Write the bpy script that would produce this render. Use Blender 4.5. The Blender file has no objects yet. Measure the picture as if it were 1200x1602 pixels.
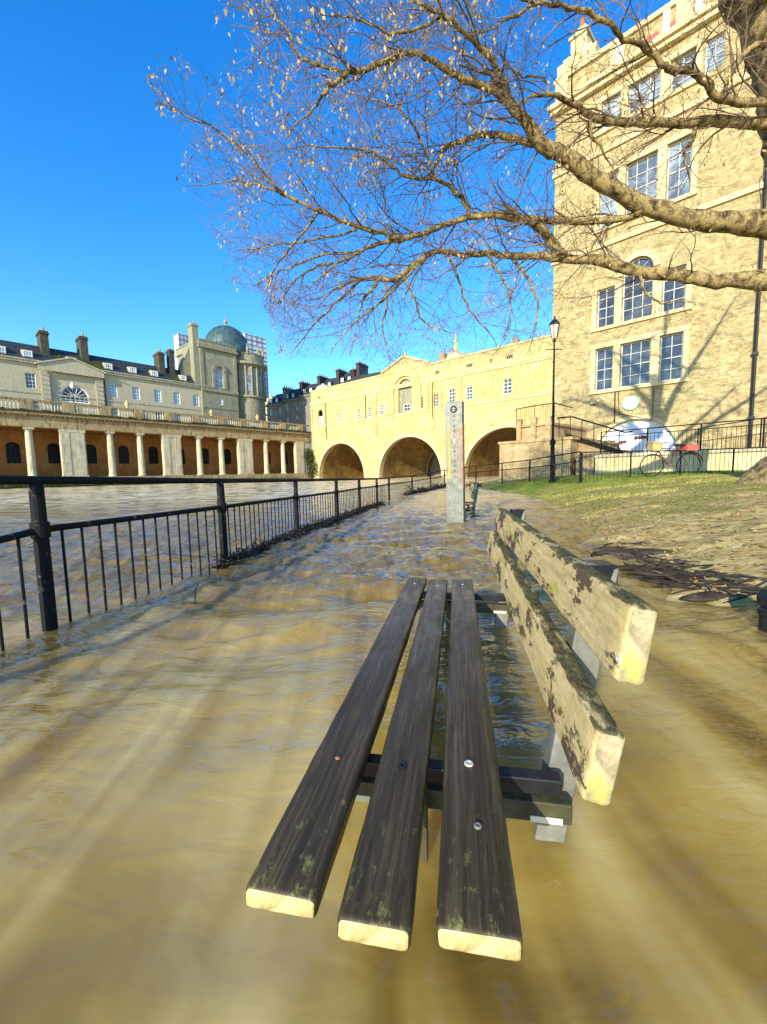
import bpy, math, random
from mathutils import Vector, Matrix, noise
random.seed(7)
RND = random.Random(11)
C = bpy.context.scene.collection
R = math.radians

# ------------------------------------------------------------------ camera
F = 640.0
H = 0.75
PITCH = math.atan(60 / F); ROLL = 0.022
fw = Vector((0, math.cos(PITCH), -math.sin(PITCH)))
_r = Vector((1, 0, 0)); _u = Vector((0, math.sin(PITCH), math.cos(PITCH)))
cr = math.cos(ROLL) * _r - math.sin(ROLL) * _u
cu = math.cos(ROLL) * _u + math.sin(ROLL) * _r
cam = bpy.data.cameras.new('camera')
cam.sensor_fit = 'VERTICAL'; cam.sensor_height = 36; cam.lens = F / 1602 * 36
cam.clip_start = 0.02; cam.clip_end = 3000
co = bpy.data.objects.new('camera', cam); C.objects.link(co)
co.matrix_world = Matrix(((cr.x, cu.x, -fw.x, 0), (cr.y, cu.y, -fw.y, 0), (cr.z, cu.z, -fw.z, H), (0, 0, 0, 1)))
bpy.context.scene.camera = co

def ray(px, py):
    return fw + cr * ((px - 600) / F) - cu * ((py - 801) / F)
def atY(px, py, Y):
    d = ray(px, py); t = Y / d.y
    return Vector((d.x * t, Y, H + d.z * t))
def ground(px, py, z=0):
    d = ray(px, py); t = (z - H) / d.z
    return Vector((d.x * t, d.y * t, z))
def proj(p):
    q = Vector(p) - Vector((0, 0, H)); w = q.dot(fw)
    if w < 0.05: return (-9999, -9999)
    return (600 + F * q.dot(cr) / w, 801 - F * q.dot(cu) / w)

# ------------------------------------------------------------------ light
sc = bpy.context.scene
SUN_AZ = Vector((-0.46, -0.888)); SUN_EL = R(20)
w = bpy.data.worlds.new("World"); sc.world = w; w.use_nodes = True
nt = w.node_tree; nt.nodes.clear()
sky = nt.nodes.new('ShaderNodeTexSky'); sky.sky_type = 'NISHITA'; sky.sun_disc = False
sky.sun_elevation = SUN_EL; sky.sun_rotation = math.atan2(SUN_AZ.x, SUN_AZ.y) % (2 * math.pi)
sky.air_density = 1.0; sky.dust_density = 0.15; sky.ozone_density = 3.0
hsv = nt.nodes.new('ShaderNodeHueSaturation'); hsv.inputs['Hue'].default_value = .508; hsv.inputs['Saturation'].default_value = 1.35; hsv.inputs['Value'].default_value = 1.6
bg = nt.nodes.new('ShaderNodeBackground'); bg.inputs[1].default_value = 0.15
ow = nt.nodes.new('ShaderNodeOutputWorld')
nt.links.new(sky.outputs[0], hsv.inputs['Color']); nt.links.new(hsv.outputs[0], bg.inputs[0]); nt.links.new(bg.outputs[0], ow.inputs[0])
sl = bpy.data.lights.new('sun', 'SUN'); sl.energy = 5.0; sl.angle = R(0.5); sl.color = (1.0, 0.93, 0.75)
so = bpy.data.objects.new('sun', sl); C.objects.link(so)
sd = Vector((SUN_AZ.x, SUN_AZ.y, 0)).normalized() * math.cos(SUN_EL) + Vector((0, 0, math.sin(SUN_EL)))
so.rotation_euler = sd.to_track_quat('Z', 'Y').to_euler(); so.location = sd * 50
sc.view_settings.view_transform = 'Standard'; sc.view_settings.look = 'None'
sc.view_settings.gamma = 1.0; sc.view_settings.exposure = 0.7
sc.view_settings.use_curve_mapping = False
sc.cycles.max_bounces = 6; sc.cycles.diffuse_bounces = 3; sc.cycles.glossy_bounces = 3

# ------------------------------------------------------------------ materials
class NM:
    def __init__(s, name, rough=0.8, spec=0.3, metal=0.0):
        s.m = bpy.data.materials.new(name); s.m.use_nodes = True
        s.t = s.m.node_tree; s.b = s.t.nodes['Principled BSDF']
        s.b.inputs['Roughness'].default_value = rough
        s.b.inputs['Specular IOR Level'].default_value = spec
        s.b.inputs['Metallic'].default_value = metal
        s.tc = s.t.nodes.new('ShaderNodeTexCoord')
    def n(s, ty, **k):
        x = s.t.nodes.new(ty)
        for a, b in k.items(): setattr(x, a, b)
        return x
    def l(s, a, b): s.t.links.new(a, b)
    def coord(s, scale=(1, 1, 1), kind='Object', src=None):
        mp = s.n('ShaderNodeMapping'); mp.inputs['Scale'].default_value = scale
        s.l(src or s.tc.outputs[kind], mp.inputs[0]); return mp.outputs[0]
    def rnd_obj(s, k=9.0):
        oi = s.n('ShaderNodeObjectInfo'); sc_ = s.n('ShaderNodeMath', operation='MULTIPLY'); s.l(oi.outputs['Random'], sc_.inputs[0]); sc_.inputs[1].default_value = k
        va = s.n('ShaderNodeVectorMath', operation='ADD'); s.l(s.tc.outputs['Object'], va.inputs[0]); s.l(sc_.outputs[0], va.inputs[1]); return va.outputs[0]
    def noise(s, scale, vec=None, detail=4, rough=0.55, dist=0.0):
        x = s.n('ShaderNodeTexNoise'); x.inputs['Scale'].default_value = scale
        x.inputs['Detail'].default_value = detail; x.inputs['Roughness'].default_value = rough
        x.inputs['Distortion'].default_value = dist
        if vec is not None: s.l(vec, x.inputs['Vector'])
        return x.outputs['Fac']
    def ramp(s, fac, stops):
        x = s.n('ShaderNodeValToRGB'); e = x.color_ramp.elements
        while len(e) < len(stops): e.new(0.5)
        for i, (p, c) in enumerate(stops):
            e[i].position = p; e[i].color = (*c, 1) if len(c) == 3 else c
        s.l(fac, x.inputs[0]); return x.outputs[0]
    def g(s, fac, a, b): return s.ramp(fac, [(a, (0, 0, 0)), (b, (1, 1, 1))])
    def mix(s, fac, a, b, mode='MIX'):
        x = s.n('ShaderNodeMix', data_type='RGBA', blend_type=mode)
        for v, i in ((fac, 0), (a, 6), (b, 7)):
            if isinstance(v, (int, float)): x.inputs[i].default_value = v
            elif isinstance(v, tuple): x.inputs[i].default_value = (*v, 1)
            else: s.l(v, x.inputs[i])
        return x.outputs[2]
    def col(s, c):
        if isinstance(c, tuple): s.b.inputs['Base Color'].default_value = (*c, 1)
        else: s.l(c, s.b.inputs['Base Color'])
    def bump(s, h, strength=0.3, dist=0.02, prev=None):
        x = s.n('ShaderNodeBump'); x.inputs['Strength'].default_value = strength; x.inputs['Distance'].default_value = dist
        s.l(h, x.inputs['Height'])
        if prev: s.l(prev, x.inputs['Normal'])
        s.l(x.outputs[0], s.b.inputs['Normal']); return x.outputs[0]
    def wallvec(s):
        sp = s.n('ShaderNodeSeparateXYZ'); s.l(s.tc.outputs['Object'], sp.inputs[0])
        a = s.n('ShaderNodeMath', operation='ADD'); s.l(sp.outputs[0], a.inputs[0]); s.l(sp.outputs[1], a.inputs[1])
        cb = s.n('ShaderNodeCombineXYZ'); s.l(a.outputs[0], cb.inputs[0]); s.l(sp.outputs[2], cb.inputs[1])
        return cb.outputs[0], sp.outputs[2]

def stone(name, c1, c2, stain, bw=0.9, bh=0.35, mortar=0.012, blotch=0.5, grime=0.35, rubble=0.0, mortc=0.6, patch=None):
    s = NM(name, 0.88, 0.2)
    v, z = s.wallvec()
    br = s.n('ShaderNodeTexBrick'); s.l(v, br.inputs['Vector'])
    br.inputs['Scale'].default_value = 1.0; br.inputs['Brick Width'].default_value = bw
    br.inputs['Row Height'].default_value = bh; br.inputs['Mortar Size'].default_value = mortar
    br.inputs['Mortar Smooth'].default_value = 0.3
    br.inputs['Color1'].default_value = (*c1, 1); br.inputs['Color2'].default_value = (*c2, 1)
    br.inputs['Mortar'].default_value = (c1[0] * mortc, c1[1] * mortc, c1[2] * mortc, 1)
    big = s.noise(blotch, v, 6, 0.65)
    c = s.mix(s.g(big, 0.35, 0.72), br.outputs['Color'], patch or (c2[0] * .82, c2[1] * .74, c2[2] * .62))
    mp = s.coord((1.3, 1.3, 1.8) if rubble else (3.2, 3.2, 0.5)); st = s.noise(1.4, mp, 6, 0.7)
    f = s.g(st, 0.48, 0.68)
    fm = s.n('ShaderNodeMath', operation='MULTIPLY'); s.l(f, fm.inputs[0]); fm.inputs[1].default_value = grime
    c = s.mix(fm.outputs[0], c, stain)
    fine = s.noise(9, s.tc.outputs['Object'], 6, 0.7)
    c = s.mix(s.g(fine, 0.44, 0.74), c, (c2[0] * .6, c2[1] * .55, c2[2] * .5))
    if rubble:
        vo = s.n('ShaderNodeTexVoronoi'); vo.inputs['Scale'].default_value = 3.2; s.l(s.coord((1, 1, 2.0)), vo.inputs['Vector'])
        r2 = s.noise(3.0, s.coord((1.2, 1.2, 2.6)), 8, 0.78, 0.6)
        ff = s.n('ShaderNodeMath', operation='MULTIPLY'); s.l(s.g(r2, 0.48, 0.66), ff.inputs[0]); ff.inputs[1].default_value = rubble
        c = s.mix(ff.outputs[0], c, (c2[0] * .42, c2[1] * .36, c2[2] * .30))
        s.bump(r2, 0.6, 0.08)
    else:
        s.bump(fine, 0.35, 0.03)
    s.col(c)
    return s.m

def plain(name, c, rough=0.6, spec=0.3, metal=0.0, var=0.25, scale=8, bump=0.0):
    s = NM(name, rough, spec, metal)
    n_ = s.noise(scale, s.tc.outputs['Object'], 5, 0.6)
    s.col(s.mix(s.g(n_, 0.3, 0.7), tuple(x * (1 - var) for x in c), tuple(min(1, x * (1 + var)) for x in c)))
    if bump: s.bump(n_, bump, 0.02)
    return s.m

M = {}
M['bridge'] = stone('golden ashlar', (.66, .57, .28), (.54, .44, .19), (.16, .12, .05), 1.2, .42, .018, .33, .75, patch=(.50, .34, .13))
M['mill'] = stone('weathered ashlar', (.58, .485, .26), (.44, .355, .17), (.11, .09, .045), .8, .32, .018, .7, .8, rubble=.95, patch=(.42, .33, .16))
M['millplain'] = stone('dressed ashlar', (.70, .61, .36), (.64, .54, .29), (.2, .15, .08), .8, .4, .008, .8, .35)
M['colon'] = stone('pale ashlar', (.62, .56, .40), (.54, .48, .33), (.10, .09, .05), .9, .42, .010, .7, .7, patch=(.46, .40, .26))
M['entab'] = stone('stained ashlar', (.50, .40, .22), (.40, .30, .15), (.05, .04, .025), 1.2, .5, .010, .6, .95, patch=(.30, .20, .09))
M['sooty'] = stone('sooty stone', (.11, .105, .075), (.075, .072, .05), (.02, .02, .012), .7, .3, .012, .8, .8)
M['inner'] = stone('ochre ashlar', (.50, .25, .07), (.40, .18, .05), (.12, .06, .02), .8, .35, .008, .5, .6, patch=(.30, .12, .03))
M['cream'] = stone('cream ashlar', (.55, .50, .34), (.50, .45, .30), (.16, .15, .10), .8, .33, .014, .5, .35, patch=(.46, .42, .28))
M['grey'] = stone('grey ashlar', (.34, .32, .22), (.27, .255, .17), (.06, .07, .04), 1.0, .4, .014, .5, .6, patch=(.25, .26, .17))
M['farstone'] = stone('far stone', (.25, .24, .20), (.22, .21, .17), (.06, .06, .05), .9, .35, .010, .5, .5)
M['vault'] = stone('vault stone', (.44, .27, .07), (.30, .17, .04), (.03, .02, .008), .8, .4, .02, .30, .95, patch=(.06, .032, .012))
M['ret'] = stone('retaining stone', (.56, .46, .27), (.48, .36, .18), (.10, .07, .03), .7, .28, .012, .9, .8, rubble=.5, patch=(.40, .25, .10))
M['slate'] = plain('slate roof', (.030, .036, .034), .55, .4, 0, .5, 3)
M['moss'] = plain('mossy roof', (.05, .06, .015), .9, .1, 0, .5, 2)
M['white'] = plain('white paint', (.78, .77, .72), .4, .4, 0, .06)
M['cap'] = plain('weathered coping', (.40, .36, .25), .9, .2, 0, .35, 2, .3)
M['capdark'] = plain('mossy ledge', (.045, .05, .02), .95, .1, 0, .6, 1.5, .5)
M['black'] = plain('black paint', (.012, .012, .013), .4, .3, 0, .4, 20)
M['darkvoid'] = plain('dark interior', (.012, .012, .013), .7, .2, 0, .4, 2)
M['twig'] = plain('twig bark', (.155, .105, .065), .8, .2, 0, .5, 5)
M['leaf'] = plain('dry leaf', (.33, .235, .095), .8, .15, 0, .6, 9)
M['weed'] = plain('green weed', (.035, .07, .012), .8, .2, 0, .6, 3)
M['debris'] = plain('wet debris', (.030, .020, .012), .6, .4, 0, .6, 12)
M['lead'] = plain('green lead dome', (.04, .082, .088), .5, .4, 0, .45, 1.5)
M['terra'] = plain('clay', (.35, .12, .06), .8, .2)
M['sash'] = plain('weathered sash paint', (.50, .49, .42), .5, .3, 0, .15)
M['blind'] = plain('pale blind', (.36, .40, .42), .8, .1, 0, .15)
M['bulb'] = plain('frosted lamp glass', (.55, .50, .38), .25, .5, 0, .1)

def glass(name, c, rough=0.08, var=.5, sc_=1.2):
    s = NM(name, rough, 0.8)
    n_ = s.noise(sc_, s.tc.outputs['Object'], 3)
    s.col(s.mix(s.g(n_, .4, .62), tuple(x * (1 - var) for x in c), tuple(min(1, x * (1 + var)) for x in c)))
    s.bump(s.noise(2.5, s.tc.outputs['Object'], 2), .12, .02)
    return s.m
M['gdark'] = glass('dark window glass', (.045, .052, .055), .12)
M['gsky'] = glass('sky blue window glass', (.22, .36, .44), .15, .25)
M['gwhite'] = glass('pale window glass', (.26, .32, .36), .15, .4)
M['ghaze'] = glass('grey window glass', (.16, .20, .24), .12, .5)

def ironmat():
    s = NM('chipped black rail paint', .65, .12)
    n_ = s.noise(22, s.tc.outputs['Object'], 6, .7)
    c = s.mix(s.g(n_, .60, .66), (.008, .009, .010), (.16, .12, .07))
    s.col(c); s.bump(n_, .3, .004); return s.m
M['iron'] = ironmat()
def galv():
    s = NM('galvanised steel', .5, .4, .1)
    n_ = s.noise(14, s.tc.outputs['Object'], 6, .7)
    s.col(s.ramp(n_, [(.3, (.085, .085, .065)), (.5, (.15, .15, .12)), (.7, (.22, .23, .19))]))
    s.bump(n_, .15, .003); return s.m
M['galv'] = galv()

def wood_dark():
    s = NM('wet dark hardwood', .4, .36)
    ob = s.rnd_obj()
    v = s.coord((2.0, 55, 55), src=ob)
    g1 = s.noise(1.6, v, 8, .75, .4)
    g2 = s.noise(5.0, s.coord((4, 60, 60), src=ob), 4, .8)
    c = s.ramp(g1, [(.30, (.014, .009, .003)), (.50, (.044, .029, .010)), (.70, (.125, .085, .034))])
    c = s.mix(s.g(g2, .62, .80), c, (.12, .085, .05))
    b = s.noise(7, s.coord((1, 3, 1), src=ob), 6, .7)
    c = s.mix(s.g(b, .60, .74), c, (.014, .010, .006))
    # lichen flecks toward the open end of each slat (real growth)
    sp = s.n('ShaderNodeSeparateXYZ'); s.l(s.tc.outputs['Object'], sp.inputs[0])
    mr = s.n('ShaderNodeMapRange'); mr.inputs[1].default_value = .34; mr.inputs[2].default_value = 0.0
    mr.inputs[3].default_value = 0.0; mr.inputs[4].default_value = 0.17; s.l(sp.outputs[0], mr.inputs[0])
    ln = s.noise(30, s.coord((1, 1.6, 1), src=ob), 6, .75)
    ad = s.n('ShaderNodeMath', operation='ADD'); s.l(ln, ad.inputs[0]); s.l(mr.outputs[0], ad.inputs[1])
    c = s.mix(s.g(ad.outputs[0], .70, .82), c, (.20, .19, .05))
    s.col(c)
    s.l(s.ramp(b, [(.4, (.26, .26, .26)), (.7, (.55, .55, .55))]), s.b.inputs['Roughness'])
    s.bump(g1, .55, .004); return s.m
M['slat'] = wood_dark()
def wood_end():
    s = NM('pale end grain', .8, .2)
    a = s.noise(26, s.tc.outputs['Object'], 8, .75)
    c = s.ramp(a, [(.36, (.16, .12, .04)), (.44, (.36, .29, .12)), (.58, (.50, .42, .20)), (.7, (.58, .50, .27))])
    s.col(c); s.bump(a, .5, .004); return s.m
M['slatend'] = wood_end()
def wood_back():
    s = NM('lichen covered board', .85, .15)
    ob = s.rnd_obj()
    v = s.coord((2, 16, 16), src=ob)
    a = s.noise(5, v, 8, .7)
    f = s.noise(60, ob, 6, .8)
    c = s.ramp(a, [(.3, (.36, .24, .09)), (.5, (.52, .38, .165)), (.7, (.64, .50, .25))])
    c = s.mix(s.g(f, .50, .72), c, (.32, .25, .12))
    pn = s.noise(8.5, s.coord((.8, 1.7, 1.7), src=ob), 9, .72)
    rim = s.g(pn, .545, .572)
    c = s.mix(rim, c, (.16, .10, .035))
    c = s.mix(s.g(pn, .560, .578), c, (.10, .065, .045))
    yl = s.noise(9, s.coord((1, 2, 2), src=ob), 5, .7)
    c = s.mix(s.g(yl, .60, .72), c, (.42, .38, .05))
    s.col(c)
    sp = s.n('ShaderNodeSeparateXYZ'); s.l(s.tc.outputs['Object'], sp.inputs[0])
    mr = s.n('ShaderNodeMapRange'); mr.inputs[1].default_value = .036; mr.inputs[2].default_value = .050
    mr.inputs[3].default_value = -.25; mr.inputs[4].default_value = .16; s.l(sp.outputs[1], mr.inputs[0])
    mn = s.noise(14, s.coord((.6, 2, 2), src=ob), 7, .75)
    ad = s.n('ShaderNodeMath', operation='ADD'); s.l(mn, ad.inputs[0]); s.l(mr.outputs[0], ad.inputs[1])
    c = s.mix(s.g(ad.outputs[0], .56, .64), c, s.mix(s.g(f, .4, .6), (.045, .035, .02), (.14, .12, .04))); s.col(c)
    inv = s.n('ShaderNodeMath', operation='SUBTRACT'); inv.inputs[0].default_value = 1; s.l(rim, inv.inputs[1])
    n1 = s.bump(inv.outputs[0], .8, .004); s.bump(f, .6, .003, n1); return s.m
M['back'] = wood_back()
def wood_backend():
    s = NM('greyed board end', .85, .15)
    f = s.noise(28, s.tc.outputs['Object'], 8, .75)
    c = s.ramp(f, [(.34, (.14, .11, .07)), (.48, (.34, .28, .16)), (.72, (.54, .46, .27))])
    g = s.noise(12, s.tc.outputs['Object'], 4, .6)
    c = s.mix(s.g(g, .56, .68), c, (.44, .42, .05))
    s.col(c); s.bump(f, .7, .004); return s.m
M['backend'] = wood_backend()

def bark():
    s = NM('mossy bark', .9, .15)
    a = s.noise(6.5, s.coord((1, 1, 1)), 8, .75, .5)
    f = s.noise(40, s.tc.outputs['Object'], 6, .8)
    c = s.ramp(a, [(.36, (.03, .024, .012)), (.45, (.17, .12, .05)), (.56, (.46, .34, .15)), (.66, (.26, .24, .06))])
    c = s.mix(s.g(f, .5, .7), c, (.07, .05, .03))
    s.col(c); n1 = s.bump(a, .9, .05); s.bump(f, .9, .02, n1); return s.m
M['bark'] = bark()

def watermat():
    s = NM('muddy flood water', .05, .5)
    s.b.inputs['IOR'].default_value = 1.45
    s.b.inputs['Subsurface Weight'].default_value = .9; s.b.inputs['Subsurface Radius'].default_value = (1, .75, .4); s.b.inputs['Subsurface Scale'].default_value = .6
    ob = s.tc.outputs['Object']
    # silt bands carried along the flow
    mp = s.n('ShaderNodeMapping'); mp.inputs['Rotation'].default_value = (0, 0, R(14)); mp.inputs['Scale'].default_value = (3.0, .50, 1); s.l(ob, mp.inputs[0])
    a = s.noise(1.1, mp.outputs[0], 3, .5, .8)
    b = s.noise(4, mp.outputs[0], 4, .6, .8)
    near = s.ramp(a, [(.28, (.14, .075, .010)), (.48, (.38, .255, .058)), (.70, (.62, .47, .18))])
    sp = s.n('ShaderNodeSeparateXYZ'); s.l(ob, sp.inputs[0])
    def ymap(y0, y1, a0, a1):
        mr = s.n('ShaderNodeMapRange'); mr.inputs[1].default_value = y0; mr.inputs[2].default_value = y1
        mr.inputs[3].default_value = a0; mr.inputs[4].default_value = a1; s.l(sp.outputs[1], mr.inputs[0]); return mr.outputs[0]
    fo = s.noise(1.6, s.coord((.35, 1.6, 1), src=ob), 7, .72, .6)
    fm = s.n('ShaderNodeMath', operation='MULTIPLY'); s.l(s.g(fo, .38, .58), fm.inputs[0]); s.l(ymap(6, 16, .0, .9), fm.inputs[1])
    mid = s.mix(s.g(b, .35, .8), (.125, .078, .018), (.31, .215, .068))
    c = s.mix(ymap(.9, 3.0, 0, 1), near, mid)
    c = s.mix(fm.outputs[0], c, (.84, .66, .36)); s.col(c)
    rip = s.noise(5.5, s.coord((1, 2.1, 1), src=ob), 3, .55, .5)
    fin = s.noise(22, s.coord((1, 2.0, 1), src=ob), 2, .5)
    x = s.n('ShaderNodeBump'); x.inputs['Distance'].default_value = .05; s.l(rip, x.inputs['Height']); sb = s.n('ShaderNodeMath', operation='MULTIPLY'); s.l(ymap(.4, 2.6, .12, .7), sb.inputs[0]); s.l(ymap(3.5, 8, 1.0, .38), sb.inputs[1]); s.l(sb.outputs[0], x.inputs['Strength'])
    y = s.n('ShaderNodeBump'); y.inputs['Distance'].default_value = .010; s.l(fin, y.inputs['Height']); s.l(ymap(.4, 2.6, .02, .28), y.inputs['Strength']); s.l(x.outputs[0], y.inputs['Normal'])
    s.l(y.outputs[0], s.b.inputs['Normal'])
    # the fast shallow water near the bench is aerated and dull
    rr = s.n('ShaderNodeMath', operation='MULTIPLY_ADD'); s.l(fm.outputs[0], rr.inputs[0]); rr.inputs[1].default_value = .5; s.l(ymap(0.6, 1.9, .09, .03), rr.inputs[2])
    s.l(rr.outputs[0], s.b.inputs['Roughness'])
    return s.m
M['water'] = watermat()

def bankmat():
    s = NM('muddy bank', .85, .2)
    ob = s.tc.outputs['Object']
    a = s.noise(.9, ob, 6, .6); b = s.noise(7, ob, 6, .75); f = s.noise(40, ob, 4, .7)
    soil = s.ramp(b, [(.3, (.20, .12, .035)), (.5, (.46, .33, .115)), (.68, (.70, .57, .26))])
    grass = s.ramp(f, [(.35, (.12, .13, .015)), (.65, (.40, .37, .09))])
    sp = s.n('ShaderNodeSeparateXYZ'); s.l(ob, sp.inputs[0])
    mr = s.n('ShaderNodeMapRange'); mr.inputs[1].default_value = 4; mr.inputs[2].default_value = 11
    mr.inputs[3].default_value = -.05; mr.inputs[4].default_value = .26; s.l(sp.outputs[1], mr.inputs[0])
    ad = s.n('ShaderNodeMath', operation='ADD'); s.l(a, ad.inputs[0]); s.l(mr.outputs[0], ad.inputs[1])
    c = s.mix(s.g(ad.outputs[0], .48, .60), soil, grass)
    s.col(c); n1 = s.bump(b, .8, .05); s.bump(f, .6, .015, n1)
    return s.m
M['bank'] = bankmat()
def grassmat():
    s = NM('grass blades', .7, .2)
    a = s.noise(1.3, s.tc.outputs['Object'], 5, .7)
    sp = s.n('ShaderNodeSeparateXYZ'); s.l(s.tc.outputs['Object'], sp.inputs[0])
    mr = s.n('ShaderNodeMapRange'); mr.inputs[1].default_value = 9; mr.inputs[2].default_value = 13
    mr.inputs[3].default_value = .10; mr.inputs[4].default_value = -.10; s.l(sp.outputs[1], mr.inputs[0])
    ad = s.n('ShaderNodeMath', operation='ADD'); s.l(a, ad.inputs[0]); s.l(mr.outputs[0], ad.inputs[1])
    s.col(s.ramp(ad.outputs[0], [(.38, (.07, .13, .015)), (.52, (.20, .22, .03)), (.66, (.42, .36, .12))])); return s.m
M['grass'] = grassmat()
M['path'] = plain('worn paving', (.30, .26, .19), .85, .2, 0, .25, 3, .3)

# ------------------------------------------------------------------ mesh helpers
class MB:
    def __init__(s): s.v = []; s.f = []; s.mi = []
    def add(s, vs, fs, mi=0):
        o = len(s.v); s.v += [tuple(p) for p in vs]
        for f in fs: s.f.append([i + o for i in f]); s.mi.append(mi)
    def box(s, x0, x1, y0, y1, z0, z1, mi=0):
        s.add([(x0, y0, z0), (x1, y0, z0), (x1, y1, z0), (x0, y1, z0), (x0, y0, z1), (x1, y0, z1), (x1, y1, z1), (x0, y1, z1)],
              [(0, 3, 2, 1), (4, 5, 6, 7), (0, 1, 5, 4), (1, 2, 6, 5), (2, 3, 7, 6), (3, 0, 4, 7)], mi); return s
    def tube(s, pts, rad, n=6, cap=True, mi=0):
        pts = [Vector(p) for p in pts]
        if not hasattr(rad, '__len__'): rad = [rad] * len(pts)
        vs = []; fs = []; k = len(pts)
        t = (pts[1] - pts[0]).normalized()
        a = t.orthogonal().normalized()
        for i, p in enumerate(pts):
            t = (pts[min(i + 1, k - 1)] - pts[max(i - 1, 0)])
            t = t.normalized() if t.length > 1e-9 else Vector((0, 0, 1))
            a = (a - t * a.dot(t)); a = a.normalized() if a.length > 1e-6 else t.orthogonal().normalized()
            b = t.cross(a)
            for j in range(n):
                th = 2 * math.pi * j / n
                vs.append(p + (a * math.cos(th) + b * math.sin(th)) * rad[i])
        for i in range(k - 1):
            for j in range(n):
                q = (j + 1) % n
                fs.append((i * n + j, i * n + q, (i + 1) * n + q, (i + 1) * n + j))
        if cap and n > 2: fs.append(tuple(range(n - 1, -1, -1))); fs.append(tuple((k - 1) * n + j for j in range(n)))
        s.add(vs, fs, mi); return s
    def lathe(s, prof, cx=0, cy=0, n=16, mi=0):
        vs = []; fs = []; k = len(prof)
        for r_, z in prof:
            for j in range(n):
                th = 2 * math.pi * j / n; vs.append((cx + r_ * math.cos(th), cy + r_ * math.sin(th), z))
        for i in range(k - 1):
            for j in range(n):
                q = (j + 1) % n; fs.append((i * n + j, i * n + q, (i + 1) * n + q, (i + 1) * n + j))
        fs.append(tuple(range(n - 1, -1, -1))); fs.append(tuple((k - 1) * n + j for j in range(n)))
        s.add(vs, fs, mi); return s
    def prism(s, poly, y0, y1, mi=0):
        n = len(poly)
        s.add([(x, y0, z) for x, z in poly] + [(x, y1, z) for x, z in poly],
              [tuple(range(n)), tuple(range(2 * n - 1, n - 1, -1))] + [(i, i + n, (i + 1) % n + n, (i + 1) % n) for i in range(n)], mi); return s
    def build(s, name, mat, parent=None, loc=None, rz=0, smooth=False, M4=None):
        me = bpy.data.meshes.new(name); me.from_pydata(s.v, [], s.f)
        mats = mat if isinstance(mat, (list, tuple)) else [mat]
        for m in mats: me.materials.append(m)
        if len(mats) > 1: me.polygons.foreach_set('material_index', s.mi)
        if smooth: me.polygons.foreach_set('use_smooth', [True] * len(me.polygons))
        me.update()
        o = bpy.data.objects.new(name, me); C.objects.link(o)
        if parent: o.parent = parent
        if loc is not None: o.location = loc
        if rz: o.rotation_euler = (0, 0, rz)
        if M4 is not None: o.matrix_basis = M4
        return o

def tag(o, label=None, cat=None, group=None, kind=None):
    if label: o['label'] = label
    if cat: o['category'] = cat
    if group: o['group'] = group
    if kind: o['kind'] = kind
    return o
def thing(name, label, cat, loc=(0, 0, 0), d=None, group=None):
    o = bpy.data.objects.new(name, None); C.objects.link(o); o.location = loc
    if d is not None: o.rotation_euler = (0, 0, math.atan2(d[1], d[0]))
    return tag(o, label, cat, group)

def arch_pts(cx, zs, rx, rz_, n=20):
    return [(cx + rx * math.cos(math.pi * (1 - i / n)), zs + rz_ * math.sin(math.pi * (1 - i / n))) for i in range(n + 1)]

def wall(m, x0, x1, z0, z1, ops, depth=0.3, y=0.0, top=None):
    """front wall sheet at y with recessed openings; ops: (xa, xb, za, zb, rise) rise>0 = arched head of that height"""
    xs = sorted({x0, x1, *[o[0] for o in ops], *[o[1] for o in ops]}); zs = sorted({z0, z1, *[o[2] for o in ops], *[o[3] for o in ops]})
    xs = [x for x in xs if x0 <= x <= x1]; zs = [z for z in zs if z0 <= z <= z1]
    for i in range(len(xs) - 1):
        for j in range(len(zs) - 1):
            cx, cz = (xs[i] + xs[i + 1]) / 2, (zs[j] + zs[j + 1]) / 2
            if any(o[0] < cx < o[1] and o[2] < cz < o[3] for o in ops): continue
            m.add([(xs[i], y, zs[j]), (xs[i + 1], y, zs[j]), (xs[i + 1], y, zs[j + 1]), (xs[i], y, zs[j + 1])], [(0, 1, 2, 3)])
    for o in ops:
        xa, xb, za, zb = o[:4]; rise = o[4] if len(o) > 4 else 0
        d2 = o[5] if len(o) > 5 else depth
        if rise:
            P = arch_pts((xa + xb) / 2, zb - rise, (xb - xa) / 2, rise)
            half = len(P) // 2
            for i in range(half):
                m.add([(xa, y, zb), (P[i][0], y, P[i][1]), (P[i + 1][0], y, P[i + 1][1])], [(0, 1, 2)])
            for i in range(half, len(P) - 1):
                m.add([(xb, y, zb), (P[i][0], y, P[i][1]), (P[i + 1][0], y, P[i + 1][1])], [(0, 1, 2)])
            loop = [(xa, za)] + P + [(xb, za)]
        else:
            loop = [(xa, za), (xa, zb), (xb, zb), (xb, za)]
        for i in range(len(loop)):
            a, b = loop[i], loop[(i + 1) % len(loop)]
            if abs(a[0] - b[0]) + abs(a[1] - b[1]) < 1e-6: continue
            m.add([(a[0], y, a[1]), (b[0], y, b[1]), (b[0], y + d2, b[1]), (a[0], y + d2, a[1])], [(0, 1, 2, 3)])

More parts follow.
